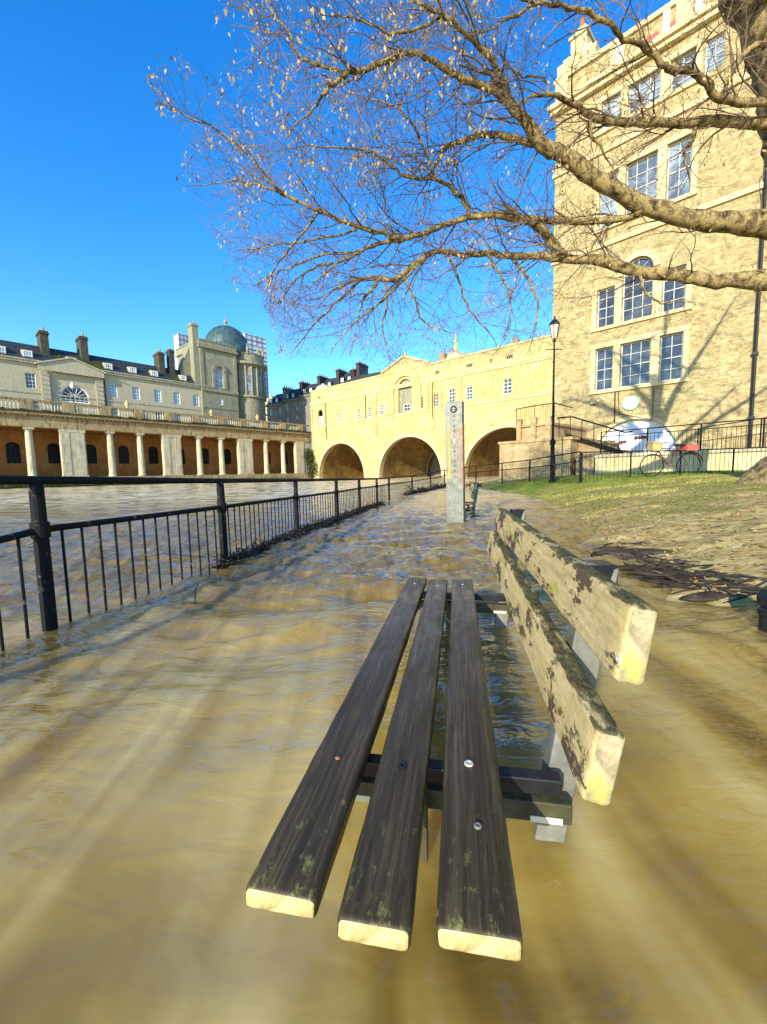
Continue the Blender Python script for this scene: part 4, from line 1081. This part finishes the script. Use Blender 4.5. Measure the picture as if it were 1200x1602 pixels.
def bolt(parent, p, r_, mat, nrm_=(0, 0, 1), hole=True):
    n_ = Vector(nrm_).normalized(); m = MB(); k = 14; a = n_.orthogonal().normalized(); b = n_.cross(a); P = Vector(p)
    prof = [(r_, 0), (r_, .0018), (r_ * .8, .0030), (r_ * .48, .0030), (r_ * .42, .0004)] if hole else [(r_, 0), (r_, .0012), (r_ * .7, .003), (.0005, .0038)]
    vs = [P + (a * math.cos(2 * math.pi * j / k) + b * math.sin(2 * math.pi * j / k)) * q + n_ * h for q, h in prof for j in range(k)]
    fs = [(i * k + j, i * k + (j + 1) % k, (i + 1) * k + (j + 1) % k, (i + 1) * k + j) for i in range(len(prof) - 1) for j in range(k)] + [tuple((len(prof) - 1) * k + j for j in range(k))]
    m.add(vs, fs); return m.build('bolt', mat, parent, smooth=False)
M['rust'] = plain('rusty bolt', (.28, .10, .05), .7, .3, .2, .4, 200)
M['washer'] = plain('pale washer', (.55, .52, .44), .5, .5, .3, .3, 200)
M['beam'] = plain('wet green beam', (.05, .045, .022), .6, .3, 0, .6, 14, .4)
M['beamcut'] = plain('pale sawn end', (.60, .54, .36), .8, .2, 0, .15, 40)
BO = Vector((.12, 1.2, 0))
bench = thing('park_bench', 'weathered wooden park bench awash in the flood, dark wet seat slats and lichened back boards', 'bench', tuple(BO), group=None)
def L_(x, y, z): return Vector((x, y, z)) - BO
ax = Vector((.196, .98, 0)).normalized(); rt = Vector((.98, -.196, 0)).normalized()
zt, zf = .200, .193; th = .034
sl3 = [((-.150, .492), (.175, 2.155), .102), ((-.025, .452), (.281, 2.10), .094), ((.103, .440), (.405, 2.10), .103)]
for i, (a, b, wd) in enumerate(sl3):
    s_ = board('seat_slat', L_(a[0], a[1], zt - th / 2), L_(b[0], b[1], zf - th / 2), rt * -1, wd, th, [M['slat'], M['slatend']], bench, seed=i * 13)
    a3, b3 = Vector((*a, zt)), Vector((*b, zf))
    fr = [(.155, .0, .0052, M['rust'], False), (.92, 0, .004, M['washer'], False)] if i == 0 else [(.166, .0, .0085, M['black'], True), (.92, 0, .004, M['washer'], False)] if i == 1 else [(.172, -.004, .0088, M['washer'], True), (.09, .006, .0062, M['galv'], True), (.93, 0, .005, M['washer'], False)]
    mw = s_.matrix_basis.inverted()
    for q, off, r_, mt, hole in fr:
        p = a3.lerp(b3, q) + rt * off - BO; p.z = a3.lerp(b3, q).z
        bolt(s_, mw @ (p + Vector((0, 0, .0006))), r_, mt, mw.to_3x3() @ Vector((0, 0, 1)), hole)
up = (rt * .16 + Vector((0, 0, 1))).normalized()
ub = board('back_board', L_(.324, .508, .520), L_(.572, 2.0, .518), up, .106, .036, [M['back'], M['backend']], bench, seed=71, rnd=.007)
lb = board('back_board', L_(.273, .486, .368), L_(.528, 1.98, .412), up, .104, .036, [M['back'], M['backend']], bench, seed=93, rnd=.008)
mw = ub.matrix_basis.inverted(); bolt(ub, mw @ L_(.306, .516, .500), .0065, M['washer'], mw.to_3x3() @ Vector((-.97, .1, 0)), True)
for y0 in (.755, 1.93):
    k = (y0 - .755)
    sx = .21 * k
    st = strut('back_post', L_(.262 + sx, y0 + .020, -.35), L_(.428 + sx * .93, y0 + .045, .562), .056, .050, M['galv'], bench, side=rt)
    strut('post_cap', L_(.418 + sx * .93, y0 + .01, .5), L_(.418 + sx * .93, y0 + .01, .551), .060, .054, M['black'], st, side=rt).matrix_basis = st.matrix_basis.inverted() @ Matrix.Translation(L_(.4195 + sx * .93, y0 + .0435, .514))
    br_ = strut('seat_bearer', L_(-.14 + sx, y0 + .060, .148), L_(.330 + sx, y0 - .020, .148), .032, .030, M['black'], bench, side=(0, 0, 1))
    bm = strut('foot_beam', L_(-.09 + sx, y0 + .060, .096), L_(.352 + sx, y0 - .012, .090), .042, .040, M['beam'], bench, side=(0, 0, 1))
    q = strut('sawn_edge', (-.0135, .0212, .370), (-.0135, .0212, .430), .013, .003, M['beamcut'], bm, side=(1, 0, 0))
    q = strut('sawn_edge', (-.0135, .0212, .02), (-.0135, .0212, .085), .013, .003, M['beamcut'], bm, side=(1, 0, 0))
    strut('front_leg', L_(.06 + sx, y0 - .005, -.35), L_(.06 + sx, y0 - .005, .13), .028, .028, M['beam'], bench, side=rt)
def copy_tree(o, parent=None):
    c = o.copy(); C.objects.link(c); c.parent = parent
    for ch in list(o.children): copy_tree(ch, c)
    return c
b2 = copy_tree(bench); b2.location = BO + Vector((1.32, 6.75, -.05))
b2['label'] = 'far wooden park bench half under water just behind the grey marker pillar'

# ------------------------------------------------------------------ flood debris along the fence
def fpt(s_):
    s_ = max(0, min(len(FP) - 1.001, s_)); i = int(s_); q = s_ - i; return (FP[i][0] + (FP[i + 1][0] - FP[i][0]) * q, FP[i][1] + (FP[i + 1][1] - FP[i][1]) * q)
m = MB()
for i in range(2600):
    s_ = RND.uniform(1.95, 6.1) if RND.random() < .8 else RND.uniform(7.6, 11.2)
    k = min(1, (s_ - 1.9) / 1.2); x, y = fpt(s_); x += RND.gauss(.05, .045) * k; y += RND.uniform(-.08, .08)
    big = 1.0 if s_ < 7 else 2.2
    z = abs(RND.gauss(0, .026)) * big * (1.8 if s_ > 9 else 1); L = RND.uniform(.05, .30) * big; a = RND.gauss(1.35, .5); e = RND.gauss(0, .25)
    p = Vector((x, y, z)); d = Vector((math.cos(a) * math.cos(e), math.sin(a) * math.cos(e), math.sin(e))) * L / 2
    m.tube([p - d, p + Vector((RND.gauss(0, .01), RND.gauss(0, .01), RND.gauss(0, .01))), p + d], RND.uniform(.0025, .008) * big, 4)
tag(m.build('flood_debris', M['debris']), 'dark tangle of twigs and leaves caught along the foot of the fence', 'debris', kind='stuff')
for i, (px, py, Y, L, ang, lab) in enumerate(((318, 872, 3.7, .55, 2.9, 'thin bare stick poking through the fence bars beside its second post'), (328, 890, 3.35, .45, .5, 'short forked twig floating below the second fence post'), (285, 945, 2.65, .32, -.6, 'small curved twig drifting on the water near the first fence post'))):
    p = ground(px, py); m = MB(); pts = [Vector((0, 0, .01))]
    for k in range(6): ang += RND.gauss(0, .18); pts.append(pts[-1] + Vector((math.cos(ang), math.sin(ang), RND.uniform(-.05, .22))) * L / 6)
    m.tube(pts, [.008 - .0011 * k for k in range(7)], 5); m.tube([pts[3], pts[3] + Vector((-.03, .08, .06)), pts[3] + Vector((-.04, .15, .08))], [.004, .003, .002], 4)
    tag(m.build('stick', M['debris'], loc=p), lab, 'stick')
m = MB()  # washed-up sticks, massed here to darken the waterline like tree shadow
for i in range(300):
    y = RND.gauss(2.85, .40); x = shore(y) + RND.gauss(-.02, .10) + .25 * max(0, 2.9 - y); z = max(.0, bank_z(x, y)) + abs(RND.gauss(0, .018))
    L = RND.uniform(.04, .26); a = RND.gauss(2.7, .5); e = RND.gauss(0, .2); p = Vector((x, y, z)); d = Vector((math.cos(a) * math.cos(e), math.sin(a) * math.cos(e), math.sin(e))) * L / 2
    m.tube([p - d, p + Vector((RND.gauss(0, .01), RND.gauss(0, .01), RND.gauss(0, .008))), p + d], [.003, RND.uniform(.005, .012), .003], 5)
tag(m.build('bank_shade_debris', M['debris']), 'dark twigs and rotten leaves along the muddy water edge, also standing in for tree shadow', 'debris', kind='stuff')
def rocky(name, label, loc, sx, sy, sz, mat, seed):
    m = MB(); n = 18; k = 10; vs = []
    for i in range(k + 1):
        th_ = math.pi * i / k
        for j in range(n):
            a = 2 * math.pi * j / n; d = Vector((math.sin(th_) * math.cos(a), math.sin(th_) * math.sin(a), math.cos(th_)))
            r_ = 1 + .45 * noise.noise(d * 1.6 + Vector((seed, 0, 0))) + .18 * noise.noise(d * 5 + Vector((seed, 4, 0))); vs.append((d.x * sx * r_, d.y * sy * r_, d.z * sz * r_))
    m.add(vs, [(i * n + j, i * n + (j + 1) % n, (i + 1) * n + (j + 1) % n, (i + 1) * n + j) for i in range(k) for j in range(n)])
    return tag(m.build(name, mat, loc=loc, smooth=True), label, 'shade root' if name == 'shade_root' else 'rock')
M['root'] = plain('dark shade root', (.035, .024, .015), .6, .3, 0, .5, 9, .6)  # dark root-like lumps put in for the tree shadow at the waterline
for i, (px, py, sx, sy, sz, lab) in enumerate(((1020, 868, .42, .10, .06, 'long dark root shape standing in for tree shadow, nearest the far end of the bank'), (1105, 893, .24, .07, .045, 'middle dark root shape standing in for tree shadow on the muddy water edge'), (1115, 932, .15, .045, .03, 'small dark root shape standing in for tree shadow below the others at the bank edge'))):
    p = ground(px, py, .02); o = rocky('shade_root', lab, (p.x, p.y, .012), sx, sy, sz, M['root'], i * 7.7); o.rotation_euler = (0, 0, R(-18 + 9 * i))
p = ground(1206, 915, .22)
t = thing('bollard', 'short dark round topped bollard at the right edge of the muddy bank', 'bollard', (p.x + .02, p.y, bank_z(p.x, p.y) - .03))
MB().lathe([(.05, 0), (.048, .16), (.056, .17), (.056, .19), (.045, .2)], 0, 0, 14).build('post', M['black'], t); MB().lathe([(.044, .2), (.058, .22), (.06, .25), (.045, .285), (.005, .30)], 0, 0, 14).build('head', M['black'], t)

# ------------------------------------------------------------------ the tree
TR = thing('bare_tree', 'large bare tree on the bank, its limbs reaching out over the flood', 'tree', (7.25, 7.0, .5))
TO = Vector((7.25, 7.0, .5))
def TL(p): return Vector(p) - TO
def bend(pts, rad, sub=4, wob=.012):
    """Catmull-Rom through pts with small wobble"""
    P = [pts[0]] + pts + [pts[-1]]; out = []; ro = []
    for i in range(1, len(P) - 2):
        for k in range(sub):
            t_ = k / sub; a, b, c, d = P[i - 1], P[i], P[i + 1], P[i + 2]
            q = .5 * ((2 * b) + (c - a) * t_ + (2 * a - 5 * b + 4 * c - d) * t_ * t_ + (3 * b - a - 3 * c + d) * t_ ** 3)
            out.append(q + Vector((RND.gauss(0, wob), RND.gauss(0, wob), RND.gauss(0, wob)))); ro.append((rad[i - 1] + (rad[i] - rad[i - 1]) * t_) * RND.uniform(.92, 1.10))
    out.append(pts[-1]); ro.append(rad[-1]); return out, ro
# trunk with flared roots
m = MB(); tp = [(7.62, 7.0, .1), (7.55, 7.0, .62), (7.62, 7.0, 1.1), (7.62, 7.0, 2.2)] + [tuple(atY(a, b, 7.0)) for a, b in ((1284, 480), (1282, 350), (1270, 248), (1256, 160), (1238, 90), (1216, 20), (1180, -60))] + [(6.9, 7.0, 9.6), (6.7, 7.0, 12.4)]
tr = [1.15, .92, .70, .58, .56, .55, .53, .52, .50, .47, .42, .32, .16]
tr = [q * .97 for q in tr]
tp, tr = bend([Vector(p) for p in tp], tr, 5, .01)
n = 36; vs = []
for p, r_ in zip(tp, tr):
    for j in range(n):
        a = 2 * math.pi * j / n; fl_ = max(0, 1.3 - p.z)
        k = 1 + .10 * noise.noise(Vector((math.cos(a) * 2, math.sin(a) * 2, p.z * .5))) + fl_ * .22 * max(0, math.sin(a * 5 + 1.1)) + .03 * noise.noise(Vector((a * 6, p.z * 3, 1)))
        vs.append(TL(p) + Vector((math.cos(a), math.sin(a), 0)) * r_ * k)
m.add(vs, [(i * n + j, i * n + (j + 1) % n, (i + 1) * n + (j + 1) % n, (i + 1) * n + j) for i in range(len(tp) - 1) for j in range(n)])
m.build('trunk', M['bark'], TR, smooth=True)

LIMBS = [  # (px, py, Y, width px)
 [(1235, 352, 7.0, 60), (1150, 349, 6.95, 38), (1100, 345, 6.9, 35), (1040, 331, 6.85, 33), (990, 314, 6.8, 31), (930, 277, 6.7, 29), (880, 241, 6.6, 27), (850, 226, 6.55, 25), (820, 190, 6.5, 20), (793, 153, 6.4, 17)],
 [(793, 153, 6.4, 15), (790, 130, 6.35, 13), (760, 82, 6.2, 11), (720, 47, 6.0, 9), (693, 26, 5.9, 8), (660, 5, 5.8, 6), (620, -30, 5.7, 4), (570, -60, 5.6, 2)],
 [(793, 153, 6.4, 14), (747, 131, 6.2, 13), (717, 117, 6.1, 12), (677, 97, 6.0, 11), (643, 83, 5.9, 10), (620, 90, 5.8, 9), (580, 107, 5.7, 8), (545, 114, 5.6, 8), (520, 133, 5.5, 6), (503, 153, 5.45, 5), (485, 175, 5.4, 4), (462, 196, 5.3, 2)],
 [(545, 114, 5.6, 6), (515, 106, 5.6, 5), (480, 96, 5.6, 5), (463, 82, 5.6, 4), (453, 50, 5.6, 3.5), (427, 20, 5.6, 3), (408, -5, 5.6, 2)],
 [(855, 228, 6.55, 16), (840, 227, 6.6, 14), (807, 217, 6.7, 13), (773, 212, 6.8, 12), (745, 213, 6.9, 10), (720, 222, 7.0, 9), (697, 233, 7.1, 7), (680, 258, 7.2, 5), (668, 285, 7.3, 3)],
 [(1240, 436, 7.0, 46), (1150, 438, 7.1, 29), (1115, 440, 7.1, 26), (1060, 431, 7.15, 24), (1000, 426, 7.2, 22), (940, 408, 7.25, 20), (890, 404, 7.3, 17), (840, 401, 7.35, 15), (800, 401, 7.4, 13), (760, 397, 7.4, 11), (717, 398, 7.4, 10), (683, 393, 7.4, 10), (660, 407, 7.35, 11), (633, 427, 7.3, 11), (610, 438, 7.3, 8), (585, 434, 7.3, 6), (550, 440, 7.3, 5), (520, 455, 7.3, 3)],
 [(1005, 325, 6.8, 14), (985, 341, 6.9, 13), (940, 346, 7.0, 12), (880, 345, 7.1, 12), (842, 344, 7.2, 13), (800, 340, 7.2, 15), (767, 337, 7.2, 14), (733, 340, 7.2, 12), (700, 351, 7.2, 11), (667, 363, 7.2, 10), (633, 374, 7.2, 9), (600, 381, 7.2, 7), (567, 393, 7.2, 6), (530, 412, 7.2, 4), (495, 440, 7.2, 2.5)],
 [(880, 403, 7.3, 20), (862, 378, 7.28, 20), (845, 356, 7.2, 18), (820, 342, 7.2, 13)],
 [(733, 338, 7.2, 8), (728, 320, 7.15, 8), (710, 300, 7.1, 7), (683, 280, 7.0, 6), (637, 277, 6.95, 6), (617, 263, 6.9, 5), (590, 243, 6.8, 4), (560, 233, 6.7, 3.5), (520, 232, 6.6, 3), (470, 230, 6.5, 2)],
 [(683, 280, 7.0, 5), (672, 255, 6.9, 4.5), (660, 222, 6.8, 4), (640, 190, 6.7, 3.5), (615, 166, 6.6, 3), (580, 155, 6.6, 2)],
 [(640, 372, 7.2, 8), (612, 372, 7.15, 8), (600, 363, 7.1, 8), (567, 357, 7.0, 8), (533, 345, 6.9, 7), (503, 330, 6.8, 6.5), (460, 311, 6.7, 6), (427, 290, 6.6, 5), (400, 254, 6.5, 4.2), (367, 223, 6.4, 3.8), (337, 201, 6.3, 3.3), (303, 186, 6.2, 2.8), (277, 172, 6.1, 2.3), (247, 143, 6.0, 1.8), (225, 124, 6.0, 1.2)],
 [(460, 311, 6.7, 4), (420, 296, 6.7, 3.5), (385, 285, 6.7, 3), (350, 285, 6.7, 2), (318, 290, 6.7, 1.3)],
 [(1238, 196, 7.0, 26), (1190, 193, 7.0, 20), (1100, 190, 6.9, 18), (1040, 192, 6.8, 16), (980, 190, 6.7, 14), (932, 183, 6.6, 13), (905, 167, 6.5, 11), (875, 151, 6.4, 10), (860, 148, 6.3, 7), (830, 153, 6.2, 5), (805, 165, 6.1, 3)],
 [(1235, 162, 6.9, 20), (1195, 160, 6.8, 14), (1130, 154, 6.6, 15), (1112, 136, 6.5, 14), (1086, 113, 6.4, 13), (1050, 110, 6.3, 13), (1032, 96, 6.2, 12), (1010, 76, 6.1, 11), (975, 60, 6.0, 10), (950, 36, 5.9, 9), (920, 18, 5.8, 8), (880, 8, 5.7, 7), (840, 4, 5.6, 6), (790, -12, 5.5, 4), (730, -30, 5.4, 2)],
 [(1130, 148, 6.6, 9), (1140, 122, 6.6, 9), (1155, 100, 6.7, 9), (1168, 82, 6.8, 10), (1185, 70, 6.85, 12)],
 [(860, 150, 6.35, 4), (856, 130, 6.3, 4), (845, 122, 6.25, 3.5), (820, 120, 6.2, 3), (790, 100, 6.1, 2)],
 [(925, 186, 6.6, 8), (922, 205, 6.6, 7), (935, 222, 6.65, 5), (950, 250, 6.7, 3)],
 [(1090, 195, 6.9, 8), (1082, 222, 6.9, 7), (1070, 240, 6.95, 5), (1075, 262, 7, 3)],
 [(845, 5, 5.6, 4), (820, 15, 5.7, 5), (795, 30, 5.8, 4.5), (770, 45, 5.9, 3), (740, 50, 6, 2)],
 [(592, 433, 7.3, 7), (585, 450, 7.3, 6), (570, 465, 7.3, 5), (565, 480, 7.3, 3), (560, 500, 7.3, 2)],
 [(630, 430, 7.3, 5), (645, 460, 7.3, 4.5), (655, 490, 7.35, 4), (665, 505, 7.4, 3), (690, 515, 7.4, 2)],
 [(520, 412, 7.2, 5), (490, 420, 7.25, 4), (460, 440, 7.3, 3), (440, 470, 7.3, 2)],
 [(693, 27, 5.9, 5), (640, 50, 5.8, 5), (600, 48, 5.7, 4), (560, 30, 5.6, 3), (520, 25, 5.5, 2)],
 [(565, 437, 7.3, 5), (530, 470, 7.3, 4), (495, 505, 7.3, 3), (465, 540, 7.3, 2)],
 [(602, 436, 7.3, 5), (606, 475, 7.35, 4), (598, 510, 7.4, 3), (606, 548, 7.4, 2)],
 [(700, 397, 7.4, 5), (718, 440, 7.4, 4), (735, 485, 7.4, 3), (765, 520, 7.4, 2)],
 [(800, 402, 7.4, 6), (828, 440, 7.4, 4.5), (842, 485, 7.4, 3.5), (832, 535, 7.4, 2)],
 [(760, 398, 7.4, 5), (790, 440, 7.3, 4), (800, 480, 7.2, 3), (790, 530, 7.2, 2)],
 [(500, 330, 6.8, 5), (470, 370, 6.8, 4), (435, 410, 6.8, 3), (415, 455, 6.8, 2)],
 [(660, 407, 7.35, 5), (610, 460, 7.2, 4), (560, 500, 7.1, 3), (520, 545, 7.0, 2)],
 [(550, 395, 7.2, 5), (500, 400, 7.1, 4), (450, 420, 7.0, 3), (410, 440, 7.0, 2)],
 [(560, 358, 7.0, 5), (510, 372, 6.9, 4), (455, 380, 6.9, 3), (390, 390, 6.8, 2)],
 [(1000, 425, 7.2, 6), (1010, 455, 7.1, 4), (1035, 475, 7.0, 3), (1060, 470, 7, 2)],
 [(1240, 20, 6.9, 30), (1150, -60, 6.5, 24), (1040, -140, 6.2, 18), (900, -190, 6.0, 12), (760, -200, 5.8, 8), (620, -170, 5.6, 4)],
 [(1300, 60, 7.0, 30), (1380, -40, 7.2, 24), (1500, -100, 7.4, 16), (1600, -160, 7.6, 8)],
 [(1200, -200, 7.0, 24), (1120, -330, 6.8, 18), (1000, -420, 6.6, 12), (860, -460, 6.4, 6)],
]
ENV = [(225, 118), (255, 100), (330, 60), (345, -1500), (1900, -1800), (3000, -700), (1500, 300), (1200, 520), (1000, 560), (900, 575), (830, 560), (760, 560), (700, 575), (640, 572), (600, 585), (560, 560), (500, 560), (440, 565), (425, 520), (405, 460), (350, 445), (345, 380), (300, 360), (290, 300), (285, 230)]
def inside(px, py):
    c = False; j = len(ENV) - 1
    for i in range(len(ENV)):
        (xi, yi), (xj, yj) = ENV[i], ENV[j]
        if (yi > py) != (yj > py) and px < (xj - xi) * (py - yi) / (yj - yi) + xi: c = not c
        j = i
    return c
TW = MB(); TH = MB(); tips = []
def grow(p, d, L, r_, lev, ymin=3.5):
    step = .10 if lev > 1 else .13
    n_ = max(2, int(L / step)); pts = [p.copy()]; d = d.normalized(); nxt = RND.uniform(.04, .12)
    acc = 0; kids = []
    for i in range(n_):
        d = (d + Vector((RND.gauss(0, .15), RND.gauss(0, .15), RND.gauss(0, .13))) + Vector((-.02, 0, .035 if lev > 1 else -.015))).normalized()
        q = pts[-1] + d * step
        pr = proj(q)
        if not inside(*pr) : break
        if lev >= 2 and pr[0] > 1010 and RND.random() < .12: break
        pts.append(q); acc += step
        if lev < 3 and acc > nxt:
            nxt = acc + RND.uniform(.055, .14) * (1.2 if lev == 1 else 1.0)
            a = d.orthogonal().normalized(); b = d.cross(a); th_ = RND.uniform(0, 6.283)
            s_ = (a * math.cos(th_) + b * math.sin(th_))
            kids.append((q, (d * .75 + s_ * .8).normalized(), acc / L))
    k = len(pts)
    if k < 2: return
    rad = [max(.0022, r_ * (1 - .75 * i / (k - 1))) for i in range(k)]
    (TW if lev > 1 else TH).tube([TL(x) for x in pts], rad, 3 if lev > 1 else 5, cap=False)
    tips.append(pts[-1])
    if lev == 3:
        if RND.random() < .6: tips.append(pts[len(pts) // 2])
    for q, dd, f in kids:
        if lev == 1: grow(q, dd, RND.uniform(.40, 1.0) * (1.1 - .5 * f), r_ * .42, 2)
        else: grow(q, dd, RND.uniform(.12, .36), .0030, 3)
HIGH = [[(7.0, 7, 8.2, .24), (6.2, 7.3, 9.6, .19), (5.2, 7.8, 10.8, .14), (4.0, 8.2, 11.6, .09), (2.8, 8.4, 12.4, .04)],
 [(7.0, 7, 9.0, .24), (7.9, 7.6, 10.4, .19), (9.0, 8.2, 11.4, .14), (10.2, 8.6, 12.6, .08), (11.0, 8.8, 13.6, .04)],
 [(6.9, 7, 9.6, .24), (6.2, 6.4, 11.2, .18), (5.0, 6.0, 12.8, .12), (4.2, 5.6, 14.2, .06), (3.6, 5.3, 15.2, .03)],
 [(6.9, 7, 10.2, .22), (7.4, 7.6, 12.0, .17), (7.9, 8.4, 13.8, .11), (8.2, 9.0, 15.4, .05)],
 [(7.2, 7, 7.4, .22), (8.3, 6.6, 8.4, .17), (9.6, 6.4, 9.2, .12), (11.0, 6.0, 10.0, .07), (12.0, 5.8, 10.6, .03)],
 [(5.2, 7.8, 10.8, .08), (4.8, 9.0, 11.2, .06), (4.0, 10.2, 11.4, .03)], [(9.0, 8.2, 11.4, .09), (8.6, 9.6, 12.0, .06), (8.0, 10.8, 12.2, .03)],
 [(6.6, 6.95, 12.2, .16), (5.6, 7.4, 13.6, .11), (4.6, 8.0, 14.6, .05)]]
for li, l in enumerate(LIMBS + HIGH):
    if li < len(LIMBS): pts = [atY(a, b, Y) for a, b, Y, w_ in l]; rad = [w_ / 2 * Y / F * (.74 if w_ > 8 else .85) for a, b, Y, w_ in l]
    else: pts = [Vector(q[:3]) for q in l]; rad = [q[3] * .85 for q in l]
    P, Rr = bend(pts, rad, 4, .010)
    m = MB(); m.tube([TL(x) for x in P], Rr, 12 if rad[0] > .08 else 7); m.build('limb', M['bark'], TR, smooth=True)
    acc = 0; nx = RND.uniform(.05, .3)
    for i in range(1, len(P)):
        seg = P[i] - P[i - 1]; acc += seg.length
        thick = Rr[i] > .11
        if acc > nx:
            nx = acc + (RND.uniform(.55, 1.1) if thick else RND.uniform(.07, .17))
            d = seg.normalized(); a = d.orthogonal().normalized(); b = d.cross(a); th_ = RND.uniform(0, 6.283); s_ = a * math.cos(th_) + b * math.sin(th_)
            pr = proj(P[i])
            base = (d * .8 + s_ * .9 + Vector((-.25, 0, -.05))).normalized()
            Lg = RND.uniform(.6, 1.45)
            if thick: Lg *= .8
            if li >= len(LIMBS): Lg *= 1.5
            if pr[0] < 380: Lg *= .6
            grow(P[i], base, Lg, min(.016 if li < len(LIMBS) else .05, max(.006, Rr[i] * .35)), 1)
    dl = (P[-1] - P[-2]).normalized(); grow(P[-1], dl, .5, rad[-1], 1)
tag(TH.build('branchlets', M['bark2'] if 'bark2' in M else M['twig'], TR), kind='stuff')
tag(TW.build('twigs', M['twig'], TR), kind='stuff')
LF = MB()
RND.shuffle(tips)
cnt = 0
for p in tips:
    if cnt > 6500: break
    px, py = proj(p)
    c_ = noise.noise(Vector((px * .022, py * .022, 3.0))) * 1.2 + (.30 if px < 760 and py < 300 else 0) - (.35 if py > 470 else 0) - (.30 if px < 330 else 0)
    if c_ + RND.uniform(-.22, .22) < .24: continue
    for _ in range(RND.choice((1, 2, 3, 4))):
        cnt += 1; q = p + Vector((RND.gauss(0, .05), RND.gauss(0, .05), RND.gauss(0, .05) - .02)); s_ = RND.uniform(.015, .038)
        a = Vector((RND.gauss(0, .5), RND.gauss(0, .5), -1)).normalized(); b = a.cross(Vector((RND.gauss(0, 1), RND.gauss(0, 1), 0)).normalized()).normalized()
        LF.add([TL(q), TL(q + a * s_ * .8 + b * s_ * .5), TL(q + a * s_ * 2), TL(q + a * s_ * .8 - b * s_ * .5)], [(0, 1, 2, 3)])
tag(LF.build('leaves', M['leaf'], TR), kind='stuff')
print('twig faces', len(TW.f), 'leaves', cnt, 'tips', len(tips))
